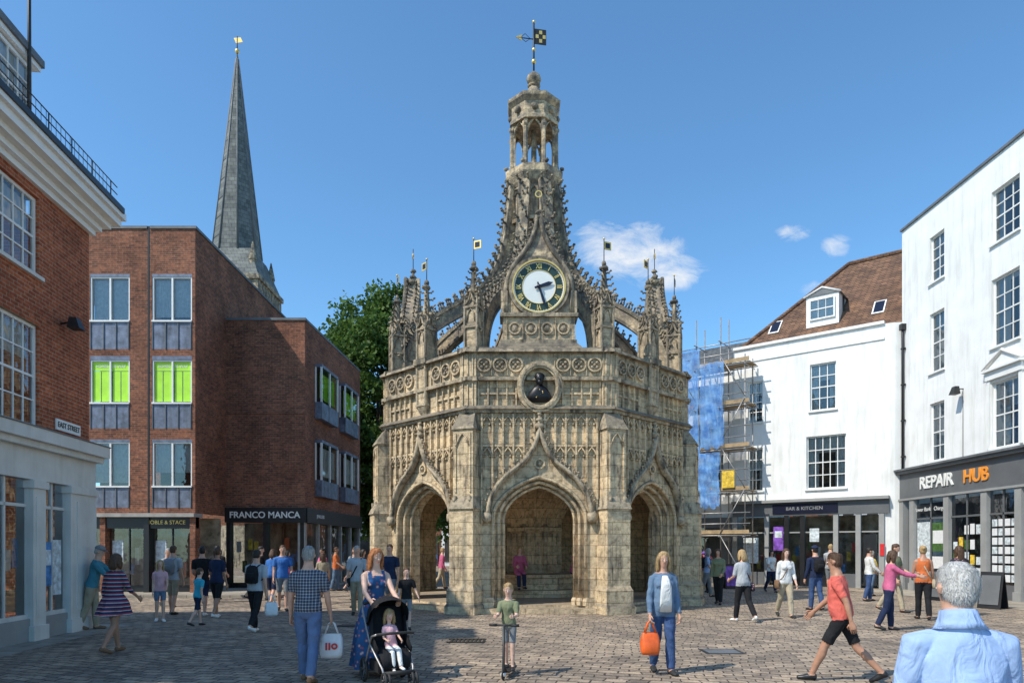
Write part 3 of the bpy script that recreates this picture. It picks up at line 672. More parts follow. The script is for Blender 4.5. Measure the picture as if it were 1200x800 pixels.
for (a,b_) in wx:
    for r,(z0,zw0,zw1,z1) in enumerate(((9.0,10.05,11.65,11.75),(6.1,7.05,8.6,8.75),(3.2,4.0,5.6,5.7))):
        w.box(a,b_,.0,.2,z0,zw0-.06,'panel'); w.box(a,b_,.0,.2,zw1,z1,'panel')
        w.box(a,b_,-.05,.2,zw0-.06,zw0,'whitep')
        m_=(a+b_)/2
        for k in (a+.02,a+.5,m_+.23,b_-.04): w.box(k-.015,k+.015,-.03,.01,z0,zw0-.06,'lead')
        w.box(a,a+.05,.02,.16,zw0,zw1,'whitep'); w.box(b_-.05,b_,.02,.16,zw0,zw1,'whitep'); w.box(m_-.03,m_+.03,.02,.16,zw0,zw1,'whitep'); w.box(a+.05,b_-.05,.022,.158,zw1-.05,zw1,'whitep')
        w.quad((a,.09,zw0),(b_,.09,zw0),(b_,.09,zw1),(a,.09,zw1),'glass')
        if r==1:
            for k in range(2):
                xa=a+.07+k*.72; w.box(xa,xa+.28,.082,.086,zw0+.05,zw1-.4,'green'); w.box(xa+.31,xa+.6,.082,.086,zw0+.05,zw1-.4,'green')
            w.box(a+.06,b_-.06,.082,.086,zw1-.38,zw1-.06,'green'); text('blind_lettering','HOMES THIS WAY',.15,'whitep',F1@T(m_,.075,zw1-.22),ob,.002,.9)
        else:
            n=18; drop=R.uniform(.0,.5)
            for k in range(n):
                xa=a+.06+(b_-a-.12)*k/n; w.quad((xa,.18+.02*(k%2),zw0+drop),(xa+(b_-a-.12)/n,.18+.02*((k+1)%2),zw0+drop),(xa+(b_-a-.12)/n,.18+.02*((k+1)%2),zw1),(xa,.18+.02*(k%2),zw1),'curtain')
        w.quad((a,.6,z0),(b_,.6,z0),(b_,.6,z1),(a,.6,z1),'dark')
w.build('windows',ob,F1)
F2=OI@T(-11.6,27.7); w=MB()
w.quad((0,0,3.35),(3.2,0,3.35),(3.2,0,10.95),(0,0,10.95),'brickM'); w.box(-.02,3.24,-.04,.2,10.95,11.05,'lead'); w.box(-.01,3.2,-.03,.1,7.16,7.24,'brickM')
w.build('low_block_front',ob,F2)
a3=math.atan2(1,.05); F3=OI@T(-8.4,27.7)@RZ(a3); w=MB()
ops=[]
for a,b_ in ((1.2,3.5),(4.6,6.9)):
    for z0,z1 in ((7.2,9.5),(3.9,6.3)): ops.append((a,b_,z0,z1))
wall(w,0,8.2,3.35,10.95,ops,'brickM',0,.1); w.box(0,8.2,-.03,.2,10.95,11.05,'lead'); w.quad((0,.1,10.9),(8.2,.1,10.9),(8.2,6,10.9),(0,6,10.9),'lead'); w.quad((8.2,0,0),(8.2,6,0),(8.2,6,10.95),(8.2,0,10.95),'brickM')
for a,b_,z0,z1 in ops:
    w.box(a,b_,-.3,.05,z0,z0+.7,'panel'); w.box(a,b_,-.3,.05,z1-.12,z1,'panel')
    for k in (a,(a+b_)/2-.04,b_-.08): w.box(k,k+.08,-.3,-.23,z0+.7,z1-.12,'whitep')
    w.box(a,a+.06,-.06,.03,z0+.7,z1-.12,'whitep')
    w.quad((a,-.26,z0+.7),(b_,-.26,z0+.7),(b_,-.26,z1-.12),(a,-.26,z1-.12),'glass'); w.quad((a+.02,-.25,z0+.7),(a+.02,.05,z0+.7),(a+.02,.05,z1-.12),(a+.02,-.25,z1-.12),'glass')
    w.quad((a,.5,z0),(b_,.5,z0),(b_,.5,z1),(a,.5,z1),'dark'); w.box(a+.15,b_-.15,-.16,-.15,z0+.9,z1-.3,'green' if z0>7 else 'curtain')
w.build('low_block_side',ob,F3)
w=MB()
w.box(0,8.4,-.12,.6,2.86,2.998,'concrete')
w.box(0,8.4,.05,.3,2.45,2.86,'black'); w.box(0,8.4,.35,.6,0,.35,'black')
for k,x in enumerate((0,1.6,3.3,4.9,6.5,8.2)):
    w.box(x,x+.2,.0,.4,0,2.86,'brickM' if k%2 else 'black')
for x in (.2,1.8,3.5,5.1,6.7):
    w.quad((x,.3,.35),(x+1.5,.3,.35),(x+1.5,.3,2.45),(x,.3,2.45),'glass'); w.box(x+.72,x+.76,.26,.34,.35,2.45,'black'); w.quad((x-.2,2.2,0),(x+1.7,2.2,0),(x+1.7,2.2,2.9),(x-.2,2.2,2.9),'warmint')
    for k in range(7):
        xx=x+.05+.2*k; y_=R.uniform(.4,1.3); z_=R.uniform(.35,1.4); w.box(xx,xx+.16,y_,y_+.1,z_,z_+R.uniform(.2,.7),R.choice(stuff))
    w.box(x+.1,x+.5,.285,.295,1.2,2.0,R.choice(['poster','yellow','bagw']))
w.build('shopfronts',ob,F1)
w=MB()
w.box(0,3.25,-.15,.3,2.75,3.35,'black'); w.box(0,3.2,.3,.5,0,.3,'black')
for x in (0,1.5,3.0): w.box(x,x+.16,0,.35,0,2.75,'black')
for x in (.16,1.66):
    w.quad((x,.2,.3),(x+1.34,.2,.3),(x+1.34,.2,2.75),(x,.2,2.75),'glass'); w.quad((x-.2,2,0),(x+1.6,2,0),(x+1.6,2,2.8),(x-.2,2,2.8),'warmint'); w.box(x+.2,x+1.1,.8,1.2,.7,.8,'plank')
    for k in range(5): z_=R.uniform(.5,1.8); w.box(x+.1+k*.24,x+.28+k*.24,.4,.44,z_,z_+.45,R.choice(stuff))
w.build('restaurant_front',ob,F2)
text('restaurant_lettering','FRANCO MANCA',.36,'whitep',F2@T(1.62,-.16,3.05),ob,.01,1.0,.006)
w=MB(); w.box(0,8.2,-.1,.2,2.75,3.35,'black')
for x in (0,1.6,3.2,4.8,6.4,8.0): w.box(x,x+.16,-.02,.3,0,2.75,'concrete')
for x in (.16,1.76,3.36,4.96,6.56):
    w.quad((x,.1,.2),(x+1.44,.1,.2),(x+1.44,.1,2.75),(x,.1,2.75),'glass'); w.quad((x-.2,1.6,0),(x+1.6,1.6,0),(x+1.6,1.6,2.8),(x-.2,1.6,2.8),'warmint')
    for k in range(5): z_=R.uniform(.4,1.6); w.box(x+.1+k*.25,x+.3+k*.25,.2,.24,z_,z_+.5,R.choice(stuff))
w.build('side_shops',ob,F3)
text('shop_lettering','NOBLE & STACE',.2,'gold',F1@T(7.3,.03,2.66),ob,.005); text('shop_lettering','JEWELLERS',.2,'whitep',F3@T(1.6,-.115,3.05),ob,.005)
# ================================================================== CHURCH SPIRE
sp=empty('church_spire',(-24.15,60,0)); w=MB()
w.box(-2.9,2.9,-2.9,2.9,0,24.2,'stoned'); w.box(-3.05,3.05,-3.05,3.05,24.2,24.6,'stoned')
w.add([(-2.9,-2.9,24.6),(2.9,-2.9,24.6),(2.9,2.9,24.6),(-2.9,2.9,24.6),(-1.9,-1.9,27.2),(1.9,-1.9,27.2),(1.9,1.9,27.2),(-1.9,1.9,27.2)],[(0,1,5,4),(1,2,6,5),(2,3,7,6),(3,0,4,7)],'shingle')
w.lathe([(2.35,24.8),(2.05,27.3),(.12,44.6),(.05,45.0)],8,'shingle',ph=PH)
for k in range(8):
    a=PH+k*math.pi/4; w.tube([(2.05*math.cos(a),2.05*math.sin(a),27.2),(.12*math.cos(a),.12*math.sin(a),44.6)],[.09,.04],'lead',5)
for sx in (-1,1):
    for sy in (-1,1): w.lathe([(.30,24.6),(.30,26.0),(.36,26.05),(.05,27.6)],8,'stoned',(sx*2.2,sy*2.2))
w.tube([(0,0,44.9),(0,0,46.6)],.05,'iron',5); w.ball((0,0,45.3),.2,'gold'); w.prism([(-.1,46.0),(.5,46.1),(.3,46.5),(-.3,46.45)],-.02,.02,'gold')
w.build('tower_and_spire',sp)
# ================================================================== RIGHT NEAR WHITE BUILDING
rh=empty('white_building',(16.4,28.7,0)); FR=parentinv(rh)@T(16.4,28.7)@RZ(rad(-90)); L=16
w=MB(); ops=[]
for a,b_ in ((1.9,2.8),(5.35,6.65),(9.3,10.6),(12.8,14.1)):
    for z0,z1 in ((12.05,13.85),(8.55,10.85),(5.1,7.35)): ops.append((a,b_,z0,z1))
wall(w,0,L,4.9,15.0,ops,'white',0,.16)
w.quad((0,0,0),(0,10,0),(0,10,15),(0,0,15),'white'); w.box(-.05,L,-.07,.3,15.0,15.09,'lead'); w.quad((0,0.2,14.9),(L,.2,14.9),(L,10,14.9),(0,10,14.9),'lead')
w.quad((L,0,0),(L,10,0),(L,10,15),(L,0,15),'white')
w.build('walls',rh,FR)
w=MB()
for o in ops:
    sash(w,o[0],o[1],o[2],o[3],.1,2 if o[1]-o[0]<1 else 3,4,curt=.7,bw=.03); sill(w,*o[:3],'whitep')
    if o[1]-o[0]>1 and o[2]<6:
        x0,x1,z=o[0],o[1],o[3]
        w.box(x0-.16,x0-.02,-.06,.0,o[2],z+.1,'whitep'); w.box(x1+.02,x1+.16,-.06,0,o[2],z+.1,'whitep'); w.box(x0-.2,x1+.2,-.1,0,z+.1,z+.38,'whitep'); w.box(x0-.28,x1+.28,-.2,0,z+.38,z+.46,'whitep')
        m_=(x0+x1)/2; w.prism([(x0-.28,z+.463),(x1+.28,z+.463),(m_,z+.98)],-.08,0,'whitep'); w.tube([(x0-.28,-.12,z+.48),(m_,-.12,z+.98),(x1+.28,-.12,z+.48)],.06,'whitep',4)
w.tube([(3.9,0,7.5),(3.9,-.25,7.5)],.02,'iron',5); w.frust(3.75,4.05,-.45,-.2,7.3,3.8,4.0,-.36,-.22,7.58,'iron')
w.tube([(3.9,-.02,7.5),(3.9,-.02,5.0)],.01,'iron',4); w.box(7.6,7.85,-.1,0,5.6,5.95,'whitep')
w.build('windows',rh,FR)
w=MB()
w.box(0,L,-.28,0,4.78,4.9,'greyp'); w.box(0,L,-.36,.02,4.9,4.98,'lead'); w.box(0,L,-.12,.1,3.75,4.78,'greyp'); w.box(0,L,-.18,0,3.68,3.76,'greyl')
for x in (0,.75,2.95,5.0,6.6,8.9,11,13.2,15.5):
    w.box(x,x+.3,-.14,.1,0,3.68,'greyl'); w.box(x-.03,x+.33,-.18,.1,0,.3,'greyl')
w.box(0,L,-.06,.1,0,.5,'greyp')
for n_,(x0,x1) in enumerate(((1.05,2.95),(3.25,5.0),(5.3,6.6),(6.9,8.9),(9.2,11),(11.3,13.2))):
    w.quad((x0,.0,.5),(x1,.0,.5),(x1,.0,3.68),(x0,.0,3.68),'glass'); w.quad((x0-.2,1.3,0),(x1+.2,1.3,0),(x1+.2,1.3,3.7),(x0-.2,1.3,3.7),'dark'); w.box(x0,x1,-.03,.03,2.85,2.92,'greyp'); m_=(x0+x1)/2; w.box(m_-.03,m_+.03,-.03,.03,.5,3.68,'greyp')
    if n_==2:
        for k in range(4):
            for j in range(7):
                xa=x0+.1+k*.3; za=.6+j*.31; w.box(xa,xa+.24,-.012,-.004,za,za+.24,'bagw' if (k+j)%3 else 'poster')
    elif n_==0:
        w.box(x0+.05,m_-.06,-.012,-.004,.6,2.75,'poster'); w.box(m_+.08,x1-.08,-.012,-.004,1.6,2.7,'leafpl'); w.box(m_+.12,x1-.12,-.018,-.012,1.9,2.4,'bagw'); w.box(m_+.08,x1-.08,-.012,-.004,.6,1.4,'bagw')
    else:
        for k in range(5):
            for j in range(4):
                if R.random()<.75: xa=x0+.1+k*(x1-x0-.2)/5; za=.6+j*.54; w.box(xa,xa+(x1-x0)/5-.12,-.012,-.004,za,za+R.uniform(.25,.45),R.choice(['poster','curtain','bagw','poster','leafpl','bluep','yellow']))
    w.box(x0+.05,x1-.05,.05,.06,2.95,3.5,'greyp')
w.build('shopfront',rh,FR)
text('shop_lettering','REPAIR',.66,'whitep',FR@T(2.5,-.13,4.27),rh,.03,1.0,.012); text('shop_lettering','HUB',.66,'amber',FR@T(4.75,-.13,4.27),rh,.03,1.0,.012); text('shop_lettering','Power Bank   Chargers',.22,'whitep',FR@T(2.0,-.04,3.25),rh,.003)
pb=MB(); pb.tube([(.22,-.1,4.9),(.22,-.1,10.8),(.1,-.1,11.0)],.055,'black',8); pb.box(.12,.32,-.2,0,10.8,11.05,'black')
for z in (5.5,7,8.5,10): pb.box(.13,.31,-.14,-.02,z,z+.06,'black')
pb.build('drainpipe',rh,FR)
# ================================================================== WHITE BUILDING WITH TILED ROOF
wb=empty('white_building',(13.5,31,0)); FW=parentinv(wb)@T(11,32.7)@RZ(math.atan2(-4,5)); w=MB()
ops=[(3.1,4.2,7.87,9.96),(2.95,4.6,4.37,6.73),(.3,1.0,7.64,9.57),(.3,1.0,4.41,6.43)]
wall(w,-.4,6.1,3.9,11.2,ops,'white',0,.16)
pts=[(6.1+1.0*math.sin(t*math.pi/2/8),1.0-1.0*math.cos(t*math.pi/2/8)) for t in range(9)]
for a,b_ in zip(pts[:-1],pts[1:]): w.quad((a[0],a[1],0),(b_[0],b_[1],0),(b_[0],b_[1],11.2),(a[0],a[1],11.2),'white')
w.box(-.45,6.1,-.10,.25,11.2,11.32,'whitep'); w.box(-.45,6.1,-.05,0,10.55,10.66,'whitep'); w.quad((-.4,0,0),(-.4,8,0),(-.4,8,11.2),(-.4,0,11.2),'white')
w.build('walls',wb,FW)
w=MB()
for k,o in enumerate(ops):
    sash(w,o[0],o[1],o[2],o[3],.1,(3,5,2,2)[k],4,curt=.7,bw=.035); sill(w,*o[:3])
w.build('windows',wb,FW)
w=MB()
w.add([(-.4,.2,11.1),(9,.2,11.1),(9,4.6,15.8),(3.7,4.6,15.8),(-.4,9,11.1),(9,9,11.1)],[(0,1,2,3),(0,3,4),(4,3,2,5),(1,5,2)],'tile')
w.tube([(3.7,4.6,15.82),(9,4.6,15.82)],.13,'tile',6); w.tube([(-.4,.2,11.12),(3.7,4.6,15.82)],.11,'tile',6)
w.box(2.7,4.1,.9,3.2,11.9,13.3,'whitep'); sash(w,2.85,3.95,12.2,13.15,.82,3,2,curt=0); w.prism([(2.6,13.3),(4.2,13.3),(3.4,13.62)],.85,3.6,'lead'); w.tube([(2.6,.84,13.3),(3.4,.84,13.64),(4.2,.84,13.3)],.05,'whitep',4)
for x in (.9,5.4): w.add([(x,1.0,12.02),(x+.5,1.0,12.02),(x+.5,1.7,12.77),(x,1.7,12.77)],[(0,1,2,3)],'whitep'); w.add([(x+.06,1.06,12.1),(x+.44,1.06,12.1),(x+.44,1.63,12.72),(x+.06,1.63,12.72)],[(0,1,2,3)],'navy')
w.build('tiled_roof',wb,FW)
w=MB()
w.box(-.4,6.3,-.3,.05,3.8,3.93,'greyl'); w.box(-.4,6.3,-.12,.1,3.2,3.8,'greyp'); w.box(1.5,4.3,-.16,-.1,3.28,3.72,'navy')
for x in (-.4,1.1,2.0,2.7,4.1,5.0,5.9): w.box(x,x+.2,-.1,.1,0,3.2,'greyl' if x not in (2.0,2.7) else 'black')
w.box(-.4,1.1,-.05,.1,0,.6,'greyp'); w.box(2.9,4.1,-.05,.1,0,.5,'black'); w.box(4.3,5.0,-.05,.1,0,.6,'greyp')
for x0,x1 in ((-.2,1.1),(1.3,2.0),(2.2,2.7),(2.9,4.1),(4.3,5.0),(5.2,5.9)):
    w.quad((x0,.0,.1),(x1,.0,.1),(x1,.0,3.2),(x0,.0,3.2),'glass'); w.quad((x0-.2,1.3,0),(x1+.2,1.3,0),(x1+.2,1.3,3.2),(x0-.2,1.3,3.2),'warmint'); w.box(x0,x1,-.02,.03,2.4,2.46,'greyl')
    for k in range(3): z_=R.uniform(.6,1.7); w.box(x0+.08+k*(x1-x0)/3.2,x0+.08+k*(x1-x0)/3.2+.16,.12,.14,z_,z_+.4,R.choice(stuff))
w.box(1.5,1.95,-.03,-.01,1.6,2.7,'purple'); w.box(1.56,1.89,-.034,-.03,2.2,2.5,'poster'); w.box(3.1,3.5,-.03,-.01,2.0,2.6,'poster'); w.box(5.3,5.8,-.05,.02,.1,2.3,'black'); w.box(5.95,6.12,-.13,-.1,1.4,1.9,'red'); w.box(.1,.8,-.03,-.01,1.0,2.2,'poster')
w.build('shopfront',wb,FW)
text('shop_lettering','BAR & KITCHEN',.22,'greyl',FW@T(2.9,-.17,3.5),wb,.004)
nb=empty('white_house',(9,34.3,0)); FN=parentinv(nb)@T(11,32.7)@RZ(math.atan2(-4,5)); w=MB()
ops=[(-1.6,-.9,7.4,9.0),(-1.6,-.9,4.6,6.3),(-3.4,-2.7,7.4,9.0),(-3.4,-2.7,4.6,6.3)]
wall(w,-5.5,-.42,0,10.2,ops,'white',.05,.15); w.box(-5.5,-.43,-.05,.3,10.2,10.3,'whitep')
for o in ops: sash(w,*o[:4],.14,2,4)
w.add([(-5.5,.3,10.2),(-.45,.3,10.2),(-.45,3.5,12.6),(-5.5,3.5,12.6)],[(0,1,2,3)],'slate'); w.quad((-5.5,.05,0),(-5.5,6,0),(-5.5,6,10.2),(-5.5,.05,10.2),'white')
w.box(-5.4,-.5,-.1,.04,0,3.2,'greyp'); w.quad((-5,-.11,.6),(-1,-.11,.6),(-1,-.11,2.7),(-5,-.11,2.7),'glass')
w.build('walls_and_roof',nb,FN)
sf=empty('scaffolding',(9.5,33,0)); FS=parentinv(sf)@T(11,32.7)@RZ(math.atan2(-4,5)); w=MB()
XS=[-2.9,-1.7,-.5,.65]; YS=[-1.35,-.35]
for x in XS:
    for y in YS: w.tube([(x,y,0),(x,y,12.4+.25*math.sin(x*9+y) if x<.5 else 10.6)],.03,'steel',6)
    for z in (2.3,4.3,6.3,8.3,10.2,11.4):
        if z<10.5 or x<.5: w.tube([(x,-1.6,z-.05),(x,-.1,z-.05)],.028,'steel',6)
for z in (2.3,4.3,6.3,8.3,10.2):
    for y in YS: w.tube([(-3.1,y,z),(.9,y,z)],.028,'steel',6)
    w.tube([(-3.1,-1.38,z+.55),(.9,-1.38,z+.55)],.025,'steel',6); w.tube([(-3.1,-1.38,z+1.05),(.9,-1.38,z+1.05)],.025,'steel',6)
    for q in range(4): w.box(-3.05,.85,-1.3+q*.24,-1.08+q*.24,z+.04,z+.08,'plank')
    w.box(-3.05,.85,-1.40,-1.37,z+.08,z+.26,'plank')
for i in range(5):
    z=.3+i*2.1; a,b_=(-2.9,-1.7) if i%2 else (-1.7,-2.9); w.tube([(a,-1.42,z),(b_,-1.42,z+2)],.025,'steel',6); w.tube([(-.5 if i%2 else .65,-1.42,z),(.65 if i%2 else -.5,-1.42,z+2)],.025,'steel',6)
w.build('tubes_and_boards',sf,FS)
w=MB()
def sheet(x0,x1,z0,z1,y):
    n=14;m=14;vs=[];fs=[]
    for i in range(n+1):
        for j in range(m+1): vs.append((x0+(x1-x0)*i/n,y+.09*math.sin(i*1.3+j*.7)+.05*math.sin(j*2.3+i*.4),z0+(z1-z0)*j/m+.08*math.sin(i*1.1)*(j==0)))
    for i in range(n):
        for j in range(m): a=i*(m+1)+j; fs.append((a,a+m+1,a+m+2,a+1))
    w.add(vs,fs,'net',True)
sheet(-3.0,-1.5,4.3,11.2,-1.5); sheet(-1.45,-.3,6.4,10.4,-1.52); sheet(-1.5,-.5,3.6,6.2,-1.5)
w.box(-.4,.2,-1.48,-1.45,4.5,5.3,'yellow')
w.build('debris_netting',sf,FS)
# ================================================================== DISTANT TERRACE
dt=empty('distant_terrace',(0,64,0)); w=MB(); x=-26
while x<34:
    ww=R.uniform(5,8); h=R.uniform(6.5,8.5); mt=R.choice(['brickM','white','cream','brickL'])
    w.box(x,x+ww-.02,0,8,0,h,mt); w.add([(x-.1,-.2,h),(x+ww-.1,-.2,h),(x+ww-.1,4,h+2.3),(x-.1,4,h+2.3)],[(0,1,2,3)],'slate')
    for q in range(3):
        for z in ((3.6,6.0) if h>7.6 else (3.6,)): w.box(x+.6+q*ww/3,x+1.6+q*ww/3,-.03,.05,z,z+1.4,'dark')
    w.box(x+.3,x+ww-.3,-.06,.1,.4,2.8,'dark'); x+=ww
w.build('terrace_houses',dt)
# ================================================================== TREES
def leafmat(name,c):
    m,nt,b=newmat(name,.6,c,0,.3); g=nd(nt,'ShaderNodeTexCoord').outputs['Object']
    f_=noi(nt,g,.8,3); f2=noi(nt,g,9,2)
    k=mixc(nt,.5,f_,f2); col=ramp(nt,k,[(.35,tuple(x*.5 for x in c)),(.52,c),(.66,(c[0]*1.9,c[1]*1.6,c[2]*1.2))])
    nt.links.new(col,b.inputs['Base Color'])
    tr=nd(nt,'ShaderNodeBsdfTranslucent'); nt.links.new(col,tr.inputs[0]); mx=nd(nt,'ShaderNodeMixShader',{'Fac':.35})
    out=[n for n in nt.nodes if n.type=='OUTPUT_MATERIAL'][0]; nt.links.new(b.outputs[0],mx.inputs[1]); nt.links.new(tr.outputs[0],mx.inputs[2]); nt.links.new(mx.outputs[0],out.inputs[0]); return m
LM=leafmat('leaves',(.085,.155,.03)); BK=plain('bark',(.10,.075,.05),.9,.3,5,bmp=.5)
def tree(name,x,y,H,rx,ry,zb,nclump=260,nleaf=130,ls=.2,seed=1):
    rg=np.random.default_rng(seed); rr=random.Random(seed)
    e=empty(name,(x,y,0)); t=MB(); zc=(H+zb)/2; rz=(H-zb)/2
    t.tube([(0,0,0),(.05,.05,zb*.6),(0,.1,zb+1),(.1,0,zc+rz*.4)],[.42,.32,.26,.08],BK,10)
    cl=[]
    while len(cl)<nclump:
        d=rg.normal(size=3); d/=np.linalg.norm(d); r=rg.uniform(.35,1.0)**.45
        nz=noise.noise(Vector(d*2.6+seed)); r*=1+.2*nz
        cl.append(np.array([d[0]*rx*r,d[1]*ry*r,zc+d[2]*rz*r]))
    for pt in cl[:26]:
        z0=rr.uniform(zb*.7,zc); t.tube([(0,0,z0),tuple(np.array([0,0,z0])*.5+pt*.5+np.array([0,0,-.4])),tuple(pt)],[.12,.07,.02],BK,5)
    t.build('trunk_and_limbs',e)
    cl=np.array(cl); n=nclump*nleaf
    cs=rg.uniform(.45,.95,size=nclump)
    base=np.repeat(cl,nleaf,0)+rg.normal(size=(n,3))*np.repeat(cs,nleaf)[:,None]*np.array([.55,.55,.38])
    a=rg.normal(size=(n,3)); a/=np.linalg.norm(a,axis=1)[:,None]; b_=np.cross(a,rg.normal(size=(n,3))); b_/=np.linalg.norm(b_,axis=1)[:,None]
    s=ls*rg.uniform(.6,1.25,size=(n,1))
    V=np.empty((n,4,3)); V[:,0]=base-a*s*.6; V[:,1]=base+b_*s*.4; V[:,2]=base+a*s*.6; V[:,3]=base-b_*s*.4
    me=bpy.data.meshes.new('foliage'); me.vertices.add(n*4); me.vertices.foreach_set('co',V.reshape(-1)); me.loops.add(n*4); me.loops.foreach_set('vertex_index',np.arange(n*4,dtype=np.int32))
    me.polygons.add(n); me.polygons.foreach_set('loop_start',np.arange(0,n*4,4,dtype=np.int32)); me.materials.append(LM); me.update(calc_edges=True); me.validate()
    place('foliage',me,e)
tree('lime_tree',-8.1,42,17.0,5.0,4.4,2.4,500,150,.25,3)
tree('street_tree',-3.5,50,9.5,3.4,3,2.2,120,120,.24,5)
tree('street_tree',11.2,52,8.0,3,3,2,110,120,.24,8)
# ================================================================== PEOPLE
def apply_remesh(mb,vox,sm=4):
    me=mb.mesh('tmp'); o=bpy.data.objects.new('tmp',me); COL.objects.link(o)
    m=o.modifiers.new('r','REMESH'); m.mode='VOXEL'; m.voxel_size=vox
    s=o.modifiers.new('s','SMOOTH'); s.factor=.5; s.iterations=sm
    dg=bpy.context.evaluated_depsgraph_get(); out=bpy.data.meshes.new_from_object(o.evaluated_get(dg)); bpy.data.objects.remove(o); bpy.data.meshes.remove(me); return out
def hand(mb,wr,d,nrm,s,mat,curl=.5,flip=1):
    d=Vector(d).normalized(); n=Vector(nrm); n=(n-d*n.dot(d)).normalized(); c=d.cross(n)*flip
    mb.tube([wr-d*.03*s,wr,wr+d*.04*s,wr+d*.085*s,wr+d*.097*s],[(.024*s,.02*s),(.026*s,.018*s),(.040*s,.017*s),(.041*s,.014*s),(.03*s,.008*s)],mat,10,ref=c)
    for i,(off,ln) in enumerate(((-.030,.068),(-.010,.078),(.010,.072),(.029,.056))):
        p0=wr+d*.08*s+c*off*s; dd=d; pts=[p0-d*.015*s,p0]
        for j,fr in enumerate((.42,.33,.25)):
            ang=curl*(.45+.35*j); dd=(dd*math.cos(ang)+n*math.sin(ang)).normalized() if j else (d*math.cos(curl*.5)+n*math.sin(curl*.5)).normalized()
            pts.append(pts[-1]+dd*ln*fr*s)
        mb.tube(pts,[.009*s,.0092*s,.0085*s,.008*s,.006*s],mat,6)
    p0=wr+d*.025*s-c*.03*s
    mb.tube([p0,p0+(d*.6-c*.7+n*.3).normalized()*.038*s,p0+(d*.85-c*.35+n*.5).normalized()*.068*s],[.013*s,.0105*s,.008*s],mat,6)
def person(name,X,Y,rot,H=1.72,fem=False,top=None,bottom=None,shoe=None,skin=0,hair=HB,hs='short',sleeve=.6,leg=2.0,LL=(8,4),LR=(-8,10),AL=(0,8,12,0),AR=(0,8,12,0),lean=2,hy=0,hp=0,fat=1.0,z=None,dress=None,hb=-.05,cap=None,strap=None,pack=None,curl=.6,splay=0,collar=False,belt=False):
    top=top or cl['white']; bottom=bottom or cl['jeans']; shoe=shoe or M['rubber']; sk=SK[skin]
    e=empty(name,(X,Y,0),rad(rot)); s=H/1.75; child=H<1.45
    hk=s if not child else (.42*s+.52)*.97; bw=s*(1.0 if not child else .93)
    dist=math.hypot(X,Y); near=dist<12; close=dist<5; vox=.0125 if near else .017
    if close: vox=.007
    if child: vox*=.8
    l=rad(lean); U=Vector((0,-math.sin(l),math.cos(l))); F=Vector((0,-math.cos(l),-math.sin(l))); SX=Vector((1,0,0))
    J={}; low=1e9
    for sd,sg_,(a,k) in (('L',1,LL),('R',-1,LR)):
        a_=rad(a); k_=rad(k); hip=Vector((sg_*.088*bw,0,-.03*s)); sp=math.sin(rad(splay))*sg_
        kn=hip+Vector((sp,-math.sin(a_),-math.cos(a_)))*.43*s; an=kn+Vector((sp*.4,-math.sin(a_-k_),-math.cos(a_-k_)))*.405*s
        fp=max(0,-(a-k)-14)*.9; fp=min(fp,50)
        if z is not None: fp=0
        fp=rad(fp); fd=Vector((sg_*.16,-math.cos(fp),-math.sin(fp))); dn=Vector((0,math.sin(fp),-math.cos(fp)))
        heel=an+dn*.045*s-fd*.045*s; ball_=an+dn*.055*s+fd*.12*s; toe=an+dn*.06*s+fd*.185*s
        J[sd]=(hip,kn,an,heel,ball_,toe); low=min(low,heel.z-.035*s,toe.z-.022*s,ball_.z-.03*s)
    off=Vector((0,0,(-low) if z is None else z))
    mb=MB(); bones=[]
    def bone(A,B,ra,rb,kind): bones.append((A+off,B+off,ra,rb,kind))
    pel=Vector((0,0,0))
    def P(v): return v+off
    wf=.92 if fem else 1.0; nk=1.0 if fem else 1.12
    tor=[(-.10,.10,.085,.0),(-.05,.155,.105,.0),(.02,.168 if fem else .158,.115,-.005),(.12,.150*wf,.105*fat,.004*fat),(.21,.138*wf,.098*fat,.006*fat),(.30,.150*wf,.108,.004),(.38,.168*wf,.118,.006),(.44,.172*wf,.108,-.002),(.485,.145*wf,.088,-.010),(.525,.098,.072,-.012),(.56,.066*nk,.062*nk,-.008),(.60,.056*nk,.058*nk,-.002),(.66,.054*nk,.056*nk,.012)]
    fx=1+(fat-1)*.7
    mb.tube([P(U*h*s+F*fy*s) for h,_,_,fy in tor],[(rx_*bw*(fx if h<.4 else 1),ry_*bw*(fat if .0<h<.35 else 1)) for h,rx_,ry_,_ in tor],sk,20,ref=SX)
    if fem and not child:
        for sg_ in (-1,1): mb.ball(P(U*.355*s+F*.085*s+SX*sg_*.07*s),(.062*s,.055*s,.06*s),sk,10,7)
    bone(U*-.06*s,U*.04*s,.13*s,.14*s,'pelvis'); bone(U*.04*s,U*.46*s,.13*s,.14*s,'torso'); bone(U*.56*s,U*.64*s,.055*s,.055*s,'neck')
    for sd,sg_ in (('L',1),('R',-1)):
        hip,kn,an,heel,bl,toe=J[sd]
        th=.088*(1.04 if fem else 1)*(1 if not child else .9)*bw; kr=.056*bw; ar=.040*bw; cf=.058*bw
        if leg>1.5: kr*=1.12; ar*=1.3; cf*=1.05
        md=kn.lerp(an,.3)+Vector((0,.012*s,0))
        mb.tube([P(hip+Vector((0,0,.05*s))),P(hip),P(hip.lerp(kn,.35)),P(hip.lerp(kn,.75)),P(kn),P(md),P(kn.lerp(an,.65)),P(an.lerp(kn,.08)),P(an)],[th*.85,th,th*.93,kr*1.15,kr,cf,ar*1.15,ar,ar*.95],sk,14)
        mb.tube([P(heel+Vector((0,.01,0))),P(heel.lerp(bl,.35)+Vector((0,0,.012*s))),P(bl),P(toe)],[(.030*s,.034*s),(.036*s,.042*s),(.045*s,.030*s),(.032*s,.02*s)],sk,12,ref=SX)
        mb.tube([P(an),P(heel.lerp(bl,.2))],[.04*s,.04*s],sk,10)
